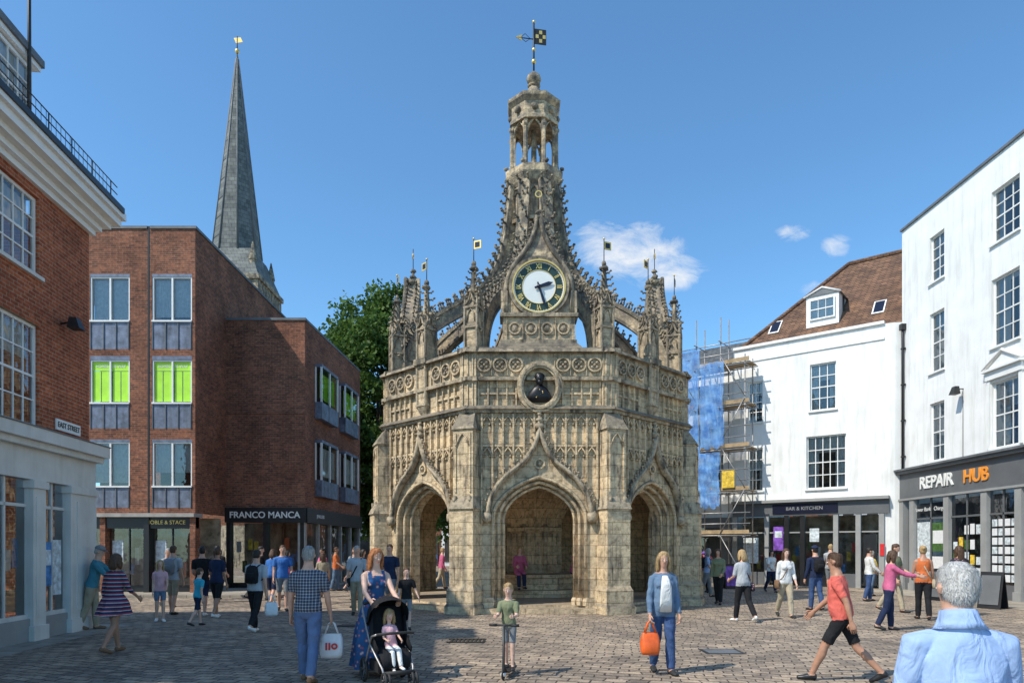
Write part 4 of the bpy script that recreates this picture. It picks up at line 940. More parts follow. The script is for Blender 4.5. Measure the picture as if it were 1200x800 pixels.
        bone(hip,kn,th,kr,'thigh'); bone(kn,an,cf,ar,'calf'); bone(heel,toe,.038*s,.03*s,'foot')
        bone(an+Vector((0,0,-.01)),heel.lerp(bl,.3),.038*s,.04*s,'foot')
    HM=MB()
    for sd,sg_,(p_,b_,el,iw) in (('L',1,AL),('R',-1,AR)):
        sh=U*.455*s+SX*sg_*(.180 if not fem else .158)*bw
        def dr_(pp,bb): pp=rad(pp);bb=rad(bb); return Vector((sg_*math.sin(bb),-math.sin(pp)*math.cos(bb),-math.cos(pp)*math.cos(bb)))
        d1=dr_(p_,b_); eb=sh+d1*.285*s; d2=dr_(p_+el,b_*.5-iw); wr=eb+d2*.255*s
        ur=(.054 if not fem else .045)*bw; er=(.040 if not fem else .035)*bw; wrr=.026*bw
        if sleeve>0: ur*=1.1
        if sleeve>1.3: er*=1.15; wrr*=1.2
        mb.tube([P(U*.475*s+SX*sg_*.07*bw),P(U*.470*s+SX*sg_*.125*bw),P(sh+U*.002*s),P(sh.lerp(eb,.4)),P(eb),P(eb.lerp(wr,.3)),P(wr),P(wr+d2*.02*s)],[.055*bw,.054*bw,ur*1.08,ur,er,er*1.0,wrr,wrr*.9],sk,14)
        bone(sh,eb,ur,er,'uarm'); bone(eb,wr+d2*.03*s,er,wrr,'farm')
        inn=Vector((-sg_,0,0)) if abs(d2.x)<.8 else Vector((0,-1,0))
        hand(HM,P(wr+d2*.012*s),d2,inn,s*(1.08 if not child else 1.0),sk,curl,flip=(1 if sg_>0 else -1)); J['w'+sd]=P(wr); J['h'+sd]=P(wr+d2*.1*s); J['s'+sd]=P(sh)
    HM.build('hands',e)
    Hc=P(U*(.60*s)+Vector((0,0,.120*hk))+F*.015*s); q=Matrix.Rotation(rad(hy),3,'Z')@Matrix.Rotation(rad(hp)+l*.4,3,'X')
    hu=q@Vector((0,0,1)); hf=q@Vector((0,-1,0)); hx=q@Vector((1,0,0))
    def hp_(x,f_,u): return Hc+hx*x*hk+hf*f_*hk+hu*u*hk
    hr=[(-.117,.022,.024,.052),(-.105,.036,.042,.040),(-.08,.050,.060,.026),(-.045,.062,.080,.010),(-.01,.071,.092,.0),(.03,.076,.097,-.004),(.065,.071,.090,-.006),(.092,.054,.068,-.008),(.110,.030,.04,-.008),(.117,.008,.01,-.008)]
    mb.tube([hp_(0,f_,u) for u,_,_,f_ in hr],[(a*hk,b_*hk) for _,a,b_,_ in hr],sk,22,ref=hx)
    mb.tube([hp_(0,.088,.012),hp_(0,.106,-.022),hp_(0,.098,-.034)],[.009*hk,.015*hk,.013*hk],sk,8)
    for sg_ in (-1,1): mb.tube([hp_(sg_*.074,-.005,.018),hp_(sg_*.084,-.014,-.002),hp_(sg_*.078,-.004,-.03)],[(.010*hk,.020*hk),(.011*hk,.024*hk),(.009*hk,.014*hk)],sk,8,ref=hx)
    mb.tube([P(U*.54*s),P(U*.60*s+F*.01*s),hp_(0,-.01,-.06)],[.062*bw*nk,.054*bw*nk,.056*hk*nk],sk,14)
    bones.append((hp_(0,0,-.07),hp_(0,0,.06),.08*hk,.08*hk,'head'))
    me=apply_remesh(mb,vox)
    nv=len(me.vertices); co=np.empty(nv*3); me.vertices.foreach_get('co',co); co=co.reshape(-1,3); no=np.empty(nv*3); me.vertices.foreach_get('normal',no); no=no.reshape(-1,3)
    me.materials.clear()
    for m in [sk,top,bottom,shoe]: me.materials.append(m)
    def classify(pts):
        D=[];TT=[]
        for A,B,ra,rb,kd in bones:
            A=np.array(A);B=np.array(B); ab=B-A; t=np.clip(((pts-A)@ab)/(ab@ab),0,1); d=np.linalg.norm(pts-(A+t[:,None]*ab),axis=1)-(ra+(rb-ra)*t); D.append(d);TT.append(t)
        D=np.array(D);TT=np.array(TT); i=D.argmin(0); t=TT[i,np.arange(len(pts))]; kd=np.array([b_[4] for b_ in bones])[i]
        hh=((pts-np.array(P(pel)))@np.array(U))/s
        r=np.zeros(len(pts),int)
        body=(kd=='torso')|(kd=='pelvis')|(kd=='thigh')
        r[body]=2
        r[(kd=='thigh')&(t>leg)&(leg<=1)&(hh<hb)]=0
        r[(kd=='calf')]=np.where(t[kd=='calf']<leg-1,2,0)
        r[kd=='foot']=3
        r[body&(hh>hb)]=1
        r[(kd=='torso')&(hh>(.53 if not collar else .545))]=0
        r[kd=='uarm']=np.where(t[kd=='uarm']<sleeve,1,0); r[kd=='farm']=np.where(t[kd=='farm']<sleeve-1,1,0)
        if sleeve<=0:
            xx=np.abs(pts[:,0]); r[(kd=='torso')&(hh>.40)&(xx>.12*s)]=0; r[(kd=='torso')&(hh>.47)&(xx<.075*s)]=0
        return r
    cv=classify(co)
    if close:
        wr_=np.array([.7*noise.noise(Vector((p[0]*3.2+p[2]*1.5,p[1]*3,p[2]*3.0)))-1.1*abs(noise.noise(Vector((p[0]*4.5+p[2]*2.2+3,p[1]*4,p[2]*3.2-abs(p[0])*4))))+.25 for p in co])
    elif near: wr_=np.array([noise.noise(Vector(p*np.array([7,7,5]))+Vector((X*3,Y,0)))-1.2*abs(noise.noise(Vector((p[0]*9+p[2]*5,p[1]*9,p[2]*8))))+.3 for p in co])
    else: wr_=np.zeros(nv)
    amp=np.where((cv==1)|(cv==2),.009+(.012 if near else 0)*wr_,0)+np.where(cv==3,.006,0)
    co2=co+no*amp[:,None]*s
    if (z is None): co2[:,2]=np.maximum(co2[:,2],.004)
    me.vertices.foreach_set('co',co2.reshape(-1))
    npoly=len(me.polygons); cc=np.empty(npoly*3); me.polygons.foreach_get('center',cc); cf_=classify(cc.reshape(-1,3))
    me.polygons.foreach_set('material_index',cf_.astype(np.int32)); me.polygons.foreach_set('use_smooth',np.ones(npoly,bool)); me.update(); me.name='body'
    place('body',me,e)
    fc=MB()
    for sg_ in (-1,1):
        fc.ball(hp_(sg_*.031,.080,.002),(.013*hk,.013*hk,.008*hk),'eyew',8,6); fc.ball(hp_(sg_*.031,.0885,.002),.0062*hk,'iris',6,5)
        fc.tube([hp_(sg_*.016,.091,.022),hp_(sg_*.032,.089,.027),hp_(sg_*.047,.078,.021)],[.003*hk,.004*hk,.002*hk],hair if hair not in (HW,) else HG,5)
    fc.tube([hp_(-.022,.083,-.060),hp_(0,.090,-.058),hp_(.022,.083,-.060)],[.003*hk,.006*hk,.003*hk],'lip',6)
    fc.build('face_features',e)
    h=MB()
    if hs=='thin': h.tube([hp_(0,-.042,-.078),hp_(0,-.036,-.055),hp_(0,-.026,-.015),hp_(0,-.018,.03),hp_(0,-.014,.07),hp_(0,-.014,.098),hp_(0,-.016,.118)],[(.040*hk,.036*hk),(.062*hk,.060*hk),(.077*hk,.078*hk),(.0805*hk,.090*hk),(.0755*hk,.090*hk),(.058*hk,.070*hk),(.025*hk,.03*hk)],hair,24,ref=hx)
    else:
        h.tube([hp_(0,-.038,-.075),hp_(0,-.034,-.05),hp_(0,-.026,-.015),hp_(0,-.018,.03),hp_(0,-.008,.07),hp_(0,-.006,.1),hp_(0,-.008,.120),hp_(0,-.01,.129)],[(.045*hk,.045*hk),(.068*hk,.064*hk),(.079*hk,.077*hk),(.083*hk,.091*hk),(.078*hk,.096*hk),(.062*hk,.078*hk),(.038*hk,.05*hk),(.01*hk,.01*hk)],hair,20,ref=hx)
    if hs in('bob','long'):
        d_=-.16 if hs=='bob' else -.34
        for sg_ in (-1,1):
            h.tube([hp_(sg_*.045,.02,.1),hp_(sg_*.080,.012,.03),hp_(sg_*.088,0,-.05),hp_(sg_*.082,.0,-.12),hp_(sg_*.085,.01,d_)],[(.02*hk,.03*hk),(.020*hk,.05*hk),(.022*hk,.055*hk),(.028*hk,.05*hk),(.012*hk,.02*hk)],hair,10,ref=hx)
        h.tube([hp_(0,-.05,.08),hp_(0,-.082,.0),hp_(0,-.088,-.09),hp_(0,-.09,(d_-.09)/2),hp_(0,-.085,d_-.02)],[(.05*hk,.04*hk),(.08*hk,.036*hk),(.085*hk,.035*hk),(.085*hk,.032*hk),(.05*hk,.012*hk)],hair,14,ref=hx)
    if hs=='pony': h.tube([hp_(0,-.09,.05),hp_(0,-.14,.03),hp_(0,-.14,-.06),hp_(0,-.12,-.16)],[.02*hk,.032*hk,.03*hk,.008*hk],hair,8)
    if hs=='bun': h.ball(hp_(0,-.1,.06),.045*hk,hair,10,7,.05)
    hm=apply_remesh(h,vox*.6,3)
    k=len(hm.vertices); co=np.empty(k*3); hm.vertices.foreach_get('co',co); co=co.reshape(-1,3)
    no=np.empty(k*3); hm.vertices.foreach_get('normal',no); no=no.reshape(-1,3)
    g=np.array([noise.noise(Vector(p*np.array([45,45,14]))) for p in co]); co=co+no*(g*.006)[:,None]; hm.vertices.foreach_set('co',co.reshape(-1)); hm.polygons.foreach_set('use_smooth',np.ones(len(hm.polygons),bool)); hm.materials.clear(); hm.materials.append(hair); hm.update(); place('hair',hm,e)
    if near and cap is None:
        rr=random.Random(int(abs(X*100))); sm_=MB(); ns=9000 if close else 1500; wd=.0007 if close else .0016; ln=.022 if hs in('short','thin','bald') else .05
        for _ in range(ns):
            i=rr.randrange(k); pp=Vector(co[i]); nn_=Vector(no[i]); dd=(Vector((rr.gauss(0,.25),rr.gauss(0,.25),-1))+nn_*.55-hf*.3); dd-=nn_*dd.dot(nn_)*.75; dd.normalize()
            sd=dd.cross(nn_)
            if sd.length<1e-4: continue
            sd.normalize(); L_=ln*rr.uniform(.5,1.2)*hk; q0=pp-nn_*.001; q1=pp+dd*L_*.5+nn_*.003; q2=pp+dd*L_+nn_*.004
            sm_.add([q0-sd*wd,q0+sd*wd,q1+sd*wd,q1-sd*wd,q2],[(0,1,2,3),(3,2,4)],hair)
        sm_.build('hair_strands',e)
    x=MB()
    if cap is not None:
        x.tube([hp_(0,-.006,.045),hp_(0,-.006,.075),hp_(0,-.008,.11),hp_(0,-.01,.136),hp_(0,-.01,.143)],[(.090*hk,.106*hk),(.088*hk,.104*hk),(.072*hk,.085*hk),(.035*hk,.045*hk),(.005*hk,.005*hk)],cap,18,ref=hx)
        x.tube([hp_(0,.07,.052),hp_(0,.13,.045),hp_(0,.165,.036)],[(.07*hk,.008*hk),(.065*hk,.007*hk),(.035*hk,.005*hk)],cap,12,ref=hx)
    if collar:
        cb=[(.525,.118,.098,-.014),(.55,.098,.090,-.012),(.585,.083,.083,-.008),(.612,.076,.077,-.004),(.616,.070,.071,-.004),(.58,.066,.066,-.006)]
        x.tube([P(U*h_*s+F*fy*s) for h_,_,_,fy in cb],[(a*bw,b_*bw) for _,a,b_,_ in cb],top,32,ref=SX)
    if dress is not None:
        z0=P(U*.16*s).z; n=12; zb=dress*s; nn=48; vs=[];fs=[]
        mid=(J['L'][1].y+J['R'][1].y)/2; sw=abs(J['L'][2].y-J['R'][2].y)
        for i in range(n+1):
            t=i/n; zz=z0+(zb-z0)*t; rx_=(.128+.10*min(1,t*2.2)**.8+.08*t*(z0-zb))*bw; ry_=(.105+.05*min(1,t*2.5)+.06*t*(z0-zb))*bw+sw*.28*t
            cy=P(U*.16*s).y*(1-t)+mid*.7*t
            for k_ in range(nn):
                a=2*math.pi*k_/nn; wv=1+.08*t*math.sin(a*7+1.3)+.05*t*math.sin(a*11+t*3)
                vs.append((rx_*wv*math.cos(a),cy+ry_*wv*math.sin(a),zz+.012*math.sin(a*5)*t))
        for i in range(n):
            for k_ in range(nn): fs.append((i*nn+k_,i*nn+(k_+1)%nn,(i+1)*nn+(k_+1)%nn,(i+1)*nn+k_))
        x.add(vs,fs,top,True)
    if belt: x.tube([P(U*(hb)*s),P(U*(hb+.035)*s)],[(.176*bw*fx,.132*bw*fat)]*2,M['black'],24,ref=SX)
    if pack is not None:
        o=P(U*.30*s-F*.17*s); x.tube([o-U*.20*s,o-U*.17*s,o,o+U*.15*s,o+U*.19*s],[(.09*s,.05*s),(.14*s,.085*s),(.145*s,.09*s),(.12*s,.07*s),(.06*s,.03*s)],pack,14,ref=SX)
        x.tube([o-U*.14*s-F*.08*s,o-F*.10*s,o+U*.02*s-F*.08*s],[(.09*s,.02*s),(.10*s,.03*s),(.09*s,.02*s)],pack,10,ref=SX)
        for sg_ in (-1,1): x.tube([o+U*.13*s+SX*sg_*.08*s,P(U*.50*s-F*.08*s+SX*sg_*.10*s),P(U*.535*s+SX*sg_*.11*s),P(U*.45*s+F*.115*s+SX*sg_*.11*s),P(U*.30*s+F*.115*s+SX*sg_*.13*s),P(U*.18*s-F*.05*s+SX*sg_*.16*s)],[(.022*s,.008*s)]*6,pack,6,ref=SX)
    if strap is not None:
        x.tube([P(U*.54*s+SX*.09*s-F*.03*s),P(U*.52*s+SX*.11*s+F*.05*s),P(U*.33*s+F*.125*s+SX*.0),P(U*.1*s+F*.13*s-SX*.12*s),P(U*.0*s-SX*.185*s)],[(.015*s,.005*s)]*5,strap,6,ref=SX)
        x.tube([P(U*.54*s+SX*.09*s-F*.03*s),P(U*.35*s-F*.115*s),P(U*.1*s-F*.12*s-SX*.12*s),P(U*.0*s-SX*.185*s)],[(.015*s,.005*s)]*4,strap,6,ref=SX)
        o=P(U*-.06*s-SX*.22*s); x.tube([o-U*.13*s,o-U*.11*s,o+U*.07*s,o+U*.09*s],[(.03*s,.10*s),(.05*s,.14*s),(.045*s,.13*s),(.02*s,.1*s)],strap,12,ref=SX)
    if x.v: x.build('clothing_details',e)
    J['e']=e; J['M']=T(X,Y)@RZ(rad(rot)); return J
cl={k:cloth('cloth_'+k,c) for k,c in dict(white=(.68,.68,.66),jeans=(.05,.09,.20),denim=(.13,.20,.30),navy=(.02,.03,.07),black=(.018,.018,.02),khaki=(.36,.30,.21),coral=(.66,.14,.11),sky=(.34,.47,.72),teal=(.06,.22,.28),grey=(.22,.23,.24),lgrey=(.42,.44,.46),pink=(.55,.13,.24),orange=(.62,.16,.05),beige=(.45,.38,.27),blue=(.05,.16,.45),turq=(.05,.42,.55),mustard=(.5,.35,.08),lpink=(.65,.38,.42),olive=(.20,.22,.13),brown=(.2,.12,.07)).items()}
cl['stripe']=cloth('cloth_striped',(.03,.04,.09),'stripe',(.42,.42,.44),15)
cl['plaid']=cloth('cloth_plaid',(.045,.055,.085),'plaid',(.42,.44,.48),26)
cl['floral']=cloth('cloth_floral',(.03,.10,.24),'floral',(.55,.5,.5),14)
cl['pattern']=cloth('cloth_patterned',(.03,.03,.04),'floral',(.45,.42,.4),22)
cl['fade']=cloth('cloth_faded_jeans',(.11,.165,.29))
TS=cl['brown']
J=person('man_in_plaid_shirt',-2.66,8.9,183,1.74,False,cl['plaid'],cl['fade'],TS,0,HG,'short',.75,2,(14,8),(-10,14),(4,10,12,0),(6,12,10,0),3,0,4,1.15,hb=-.02,curl=1.1)
def bag(name,Mw,o,w,h,d,mat,logo=None,rotz=0):
    e=empty(name,Mw@o,0); b_=MB()
    vs=[];fs=[];n=6
    prof=[(.0,.85,.9),(.15,1,1.1),(.5,1.02,1.05),(.8,.95,.6),(1,.8,.22)]
    for t,wx_,dy in prof:
        for k in range(16):
            a=2*math.pi*k/16; cx_=math.copysign(abs(math.cos(a))**.5,math.cos(a)); sy_=math.copysign(abs(math.sin(a))**.6,math.sin(a))
            vs.append((w/2*wx_*cx_*(1+.05*math.sin(k*2.3+t*7)),d/2*dy*sy_*(1+.12*math.sin(k*1.7+t*5)),-.16-h+h*t))
    for i in range(4):
        for k in range(16): fs.append((i*16+k,i*16+(k+1)%16,(i+1)*16+(k+1)%16,(i+1)*16+k))
    fs.append(tuple(range(15,-1,-1))); b_.add(vs,fs,mat,True)
    for y in (-.02,.02): b_.tube([(-w*.28,y,-.16),(-w*.12,y*.5,-.03),(0,0,.0),(w*.12,y*.5,-.03),(w*.28,y,-.16)],[(.012,.004)]*5,mat,6)
    if logo:
        b_.ring(.04,-.16-h*.5,w*.06,w*.14,-d*.64,-d*.60,logo,14); b_.box(-w*.25,-w*.17,-d*.64,-d*.6,-.16-h*.65,-.16-h*.35,logo); b_.box(-w*.12,-w*.04,-d*.64,-d*.6,-.16-h*.65,-.16-h*.35,logo)
    b_.build('bag_body',e); e.rotation_euler=(0,0,rotz); return e
bag('shopping_bag',J['M'],J['hR'],.30,.32,.13,M['bagw'],'red',rad(10))
J=person('woman_in_floral_dress',-1.90,9.4,28,1.72,True,cl['floral'],cl['floral'],TS,2,HR,'long',0,.1,(12,6),(-12,18),(38,8,30,6),(38,8,30,6),8,8,10,1.05,dress=.12,curl=1.4)
st=empty('baby_stroller',(-1.56,8.78,0),rad(28)); w=MB()
def wheel(mb,x,y,r,t=.022):
    mb.tube([(x,y+r*math.cos(a*math.pi/12),r+t+r*math.sin(a*math.pi/12)) for a in range(24)],t,'rubber',8,closed=True)
    for k in range(5): a=k*2*math.pi/5; mb.tube([(x,y,r+t),(x,y+r*.9*math.cos(a),r+t+r*.9*math.sin(a))],.008,'lead',5)
    mb.tube([(x-.03,y,r+t),(x+.03,y,r+t)],.025,'iron',8)
for x in (-.26,.26): wheel(w,x,.32,.14)
for x in (-.2,-.15,.15,.2): wheel(w,x,-.36,.09,.018)
for sg_ in (-1,1):
    w.tube([(sg_*.175,-.36,.1),(sg_*.2,-.28,.25),(sg_*.25,.05,.5),(sg_*.26,.38,.92),(sg_*.24,.45,1.0)],.014,'steel',8)
    w.tube([(sg_*.26,.32,.14),(sg_*.26,.12,.42),(sg_*.25,.0,.62),(sg_*.24,-.18,.66)],.014,'steel',8)
w.tube([(-.24,.45,1.0),(-.12,.47,1.02),(.12,.47,1.02),(.24,.45,1.0)],.02,'rubber',8); w.tube([(-.26,.32,.14),(.26,.32,.14)],.012,'iron',6); w.tube([(-.2,-.3,.2),(.2,-.3,.2)],.012,'iron',6)
w.tube([(-.24,-.18,.66),(-.1,-.27,.68),(.1,-.27,.68),(.24,-.18,.66)],.018,'rubber',8); w.tube([(-.18,-.38,.2),(.18,-.38,.2)],.03,'rubber',6)
w.tube([(0,.18,.98),(0,.14,.7),(0,.08,.45),(0,-.2,.40),(0,-.26,.24)],[(.20,.025),(.22,.03),(.22,.04),(.21,.03),(.17,.02)],cl['black'],14,ref=(1,0,0))
for sg_ in (-1,1): w.tube([(sg_*.22,.15,.85),(sg_*.225,.08,.55),(sg_*.22,-.16,.45)],[(.012,.1),(.012,.1),(.012,.05)],cl['black'],8,ref=(1,0,0))
w.box(-.2,.2,-.12,.28,.17,.30,cl['black'])
vs=[];fs=[];A=14;B=12
for i in range(A+1):
    u=math.pi*i/A
    for j in range(B+1):
        ph=rad(-20+140*j/B); sc_=1+.035*(j%3==0); vs.append((.26*math.cos(u)*sc_,.10+.31*math.sin(u)**.7*math.cos(ph)*sc_,.80+.31*math.sin(u)**.7*math.sin(ph)*sc_))
for i in range(A):
    for j in range(B): a=i*(B+1)+j; fs.append((a,a+1,a+B+2,a+B+1))
w.add(vs,fs,cl['black'],True)
w.build('frame_seat_and_hood',st)
Mst=T(-1.56,8.78)@RZ(rad(28)); q=Mst@Vector((0,.0,0))
person('toddler_in_stroller',q.x,q.y,28,.86,True,cl['lpink'],cl['white'],M['whitep'],2,HY,'bob',.8,2,(80,55),(74,60),(35,12,40,10),(30,12,50,10),-14,-10,8,1.1,z=.50)
J=person('child_on_scooter',-.04,9.35,-12,1.14,False,cl['olive'],cl['grey'],M['black'],2,HY,'short',.8,.8,(4,6),(-3,14),(30,6,62,4),(30,6,62,4),6,8,6,hb=-.02,curl=1.4)
sct=empty('kick_scooter',(-.04,9.35,0),rad(-12)); w=MB()
w.box(-.055,.055,-.22,.26,.075,.095,'iron')
for y,r in ((-.36,.065),(.32,.055)):
    w.tube([(0,y+r*math.cos(a*math.pi/10),r+.014+r*math.sin(a*math.pi/10)) for a in range(20)],.014,'rubber',6,closed=True); w.tube([(-.03,y,r+.01),(.03,y,r+.01)],r*.4,'whitep',8)
w.tube([(0,-.36,.07),(0,-.35,.16),(0,-.31,.72)],[.018,.02,.015],'iron',8); w.tube([(0,-.2,.085),(0,-.345,.2)],.02,'iron',8); w.tube([(-.19,-.31,.72),(.19,-.31,.72)],.014,'iron',8)
for sg_ in (-1,1): w.tube([(sg_*.1,-.31,.72),(sg_*.2,-.31,.72)],.02,'rubber',8)
w.build('deck_wheels_and_stem',sct)
J['e'].location.z=.075
J=person('woman_in_denim_jacket',2.10,9.5,4,1.66,True,cl['denim'],cl['jeans'],M['rubber'],0,HY,'bob',1.85,2,(10,6),(-8,14),(2,8,14,0),(6,10,16,0),1,-4,2,1.18,hb=-.10,curl=1.2)
w=MB()
z_=J['sL'].z
w.tube([(0,-.125,z_-.46),(0,-.150,z_-.30),(0,-.163,z_-.12),(0,-.138,z_-.03),(0,-.098,z_+.03)],[(.085,.022),(.085,.022),(.075,.022),(.06,.022),(.04,.018)],cl['white'],14,ref=(1,0,0)); w.build('white_top',J['e'])
bag('carrier_bag',J['M'],J['hR'],.26,.30,.14,M['orange'],None,rad(5))
person('man_in_coral_shirt',4.30,8.9,-122,1.72,False,cl['coral'],cl['black'],M['black'],1,HB,'short',.8,.85,(28,6),(-24,20),(-28,10,14,0),(28,10,18,0),7,-6,4,1.15,hb=-.04)
J=person('man_in_blue_shirt',1.95,2.95,172,1.655,False,cl['sky'],cl['khaki'],TS,0,HW,'thin',2,2,(6,4),(-6,8),(4,12,20,0),(4,12,20,0),5,8,5,1.25,collar=True)
person('man_in_cap',-8.95,14.55,110,1.76,False,cl['teal'],cl['khaki'],TS,0,HG,'short',2,2,(6,4),(-10,10),(48,4,40,6),(40,4,45,6),12,0,14,cap=cl['grey'],curl=.9)
person('woman_in_striped_dress',-6.62,11.35,165,1.63,True,cl['stripe'],cl['stripe'],cl['brown'],1,HB,'bob',1.3,.3,(16,8),(-12,22),(-6,12,14,0),(22,10,34,8),3,10,0,1.12,dress=.68)
person('girl',-8.3,16.1,30,1.42,True,cl['lpink'],cl['denim'],M['whitep'],2,HY,'long',.6,.7,(5,5),(-5,8),(10,8,50,10),(0,6,10,0))
person('man_with_backpack',-8.85,17.8,175,1.76,False,cl['lgrey'],cl['khaki'],M['black'],0,HB,'short',.7,.95,(8,5),(-6,8),(0,8,15,0),(0,8,15,0),pack=cl['grey'])
person('child',-7.0,15.2,150,1.26,False,cl['turq'],cl['navy'],M['black'],2,HB,'short',.7,.95,(15,8),(-15,20),(20,10,20,0),(-15,10,20,0),6)
person('man_in_black_shirt',-7.9,17.4,195,1.74,False,cl['black'],cl['navy'],M['whitep'],0,HK,'short',.7,.95,(6,5),(-8,8),(5,8,60,12),(0,8,15,0))
person('woman_in_dark_top',-7.35,17.0,170,1.72,True,cl['navy'],cl['black'],M['whitep'],1,HB,'pony',.8,1.0,(12,8),(-12,16),(5,8,30,0),(0,8,15,0))
person('man_with_backpack',-5.3,14.1,172,1.68,False,cl['lgrey'],cl['black'],M['whitep'],0,HK,'short',.8,2,(14,8),(-16,22),(10,10,25,0),(-14,10,20,0),5,0,6,1.1,pack=cl['black'])
bag('shopping_bag',T(-5.3,14.1),Vector((.33,0,.78)),.26,.28,.1,M['bagw'],None,.3)
person('man_in_blue_tshirt',-6.35,18.9,20,1.78,False,cl['blue'],cl['grey'],M['black'],0,HB,'short',.7,.95,(10,6),(-8,12),(5,8,25,0),(0,8,20,0))
person('man_in_grey_shirt',-3.95,17.4,10,1.76,False,cl['lgrey'],cl['khaki'],M['rubber'],0,HG,'short',.8,2,(10,6),(-10,14),(8,8,25,0),(0,8,15,0),strap=cl['black'])
person('man_in_dark_tshirt',-3.25,18.2,-10,1.80,False,cl['navy'],cl['grey'],M['rubber'],0,HB,'short',.7,.95,(10,6),(-10,14))
person('boy_in_black_tshirt',-2.25,14.6,5,1.28,False,cl['black'],cl['grey'],M['rubber'],2,HB,'short',.7,.9,(8,6),(-8,10),(5,20,30,-10),(0,10,20,0),4,15)
person('woman_seated_in_pink',.22,21.0,10,1.62,True,cl['pink'],cl['navy'],M['rubber'],2,HY,'bob',1.9,2,(84,80),(80,76),(20,10,60,14),(24,10,60,14),12,0,20,z=1.02)
person('man_seated',1.95,21.4,45,1.7,False,cl['pink'],cl['navy'],M['rubber'],0,HG,'short',1.9,2,(84,80),(80,76),(20,10,60,14),(24,10,60,14),15,0,20,z=1.02)
person('woman_in_white_tshirt',5.45,16.1,-165,1.68,True,cl['lgrey'],cl['black'],M['whitep'],0,HY,'bob',.9,2,(16,8),(-16,22),(10,10,60,12),(4,10,20,0),3,0,4,1.12,strap=cl['pattern'])
person('woman_in_dark_coat',6.35,21.0,-30,1.68,True,cl['olive'],cl['black'],M['rubber'],0,HB,'bob',1.9,2,(12,8),(-10,12),(6,8,50,10),(0,8,15,0))
person('woman_in_beige_trousers',6.85,17.1,0,1.70,True,cl['white'],cl['beige'],M['rubber'],2,HB,'long',1.5,2,(14,6),(-14,20),(5,8,20,0),(-5,8,15,0),2,strap=cl['brown'])
person('man_in_navy_jacket',8.45,19.0,-170,1.76,False,cl['navy'],cl['jeans'],M['rubber'],0,HK,'short',1.9,2,(8,5),(-8,10),(4,8,15,0),(4,8,15,0),cap=cl['navy'],pack=cl['black'])
person('woman_in_pink_top',7.95,14.4,75,1.66,True,cl['pink'],cl['navy'],M['rubber'],0,HB,'bob',1.7,2,(8,8),(-10,16),(62,4,20,0),(58,4,24,0),6,0,0,1.05,curl=.3)
person('woman_in_orange_top',10.0,16.6,160,1.76,True,cl['orange'],cl['black'],M['rubber'],1,HY,'bun',0,2,(10,5),(-8,10),(6,10,60,10),(6,10,20,0),strap=cl['beige'])
person('woman_in_patterned_top',11.35,17.3,175,1.76,True,cl['pattern'],cl['black'],M['rubber'],0,HB,'long',.5,2,(8,5),(-6,8),(6,10,80,10),(6,10,20,0))
# background pedestrians, strolling in the streets round the cross
PR=random.Random(21)
spots=[(-7.2,20.5),(-5.9,21.3),(-10.2,20.2),(-9.4,21.8),(-8.3,22.5),(-5.2,22.6),(-6.7,24.2),(-9.9,23.0),(-7.7,23.3),(-4.6,20.1),(-5.4,24.6),(-6.2,26.8),(-4.4,26.2),(-7.1,27.5),(-4.9,29.5),
 (-3.0,29),(-2.2,31),(-3.9,34),(-5.6,33),(2.9,31),(4.4,33),(3.6,29.5),(5.4,24.5),(7.6,26.5),(6.9,24.2),(8.6,25.4),(10.3,18.4),(12.9,24.5),(10.1,26.6),(11.6,22.2),(12.3,26.4),(5.9,28.6)]
tops=['pink','teal','orange','white','mustard','black','navy','lgrey','blue','coral','white','khaki','olive','sky']; bots=['black','jeans','navy','grey','khaki','jeans','denim','beige']
for (px,py) in spots:
    fm=PR.random()<.5; a_=PR.uniform(4,20)
    person('pedestrian',px,py,PR.choice([PR.uniform(-50,50),PR.uniform(130,230),PR.uniform(70,110)]),PR.uniform(1.58,1.70) if fm else PR.uniform(1.68,1.84),fm,cl[PR.choice(tops)],cl[PR.choice(bots)],M['rubber'],PR.choice([0,0,1,2]),PR.choice([HB,HK,HG,HY,HB]),PR.choice(['bob','long','pony']) if fm else 'short',PR.choice([.7,.8,1.9,.8]),PR.choice([2,2,.95]),(a_,a_*.5),(-a_,a_*1.4),(PR.uniform(-15,25),8,PR.uniform(10,60),4),(PR.uniform(-15,25),8,PR.uniform(10,40),2),PR.uniform(1,5),PR.uniform(-20,20),PR.uniform(-2,12),PR.uniform(.95,1.2),pack=cl[PR.choice(['black','grey','navy'])] if PR.random()<.18 else None)
def aboard(x,y,r,mt):
    e=empty('pavement_sign',(x,y,0),r); b_=MB()
    for sg_ in (-1,1): b_.add([(-.3,sg_*.25,.0),(.3,sg_*.25,0),(.3,sg_*.02,1.05),(-.3,sg_*.02,1.05),(-.3,sg_*.22,.0),(.3,sg_*.22,0),(.3,-sg_*.005,1.05),(-.3,-sg_*.005,1.05)],[(0,1,2,3),(4,5,6,7),(0,4,7,3),(1,5,6,2),(0,1,5,4)],'black'); b_.add([(-.25,sg_*.24+sg_*.009,.12),(.25,sg_*.24+sg_*.009,.12),(.25,sg_*.06+sg_*.012,.95),(-.25,sg_*.06+sg_*.012,.95)],[(0,1,2,3)],mt)
    b_.build('boards',e)
aboard(13.8,19.6,rad(-60),'greyp'); aboard(-4.6,25.5,.2,'poster'); aboard(9.2,29,.3,'purple'); aboard(14.2,22.5,rad(-70),'greyp')
fp=empty('flower_stall',(7.3,29.5,0)); b_=MB(); b_.box(-1.2,1.2,-.4,.4,.0,.7,'plank')
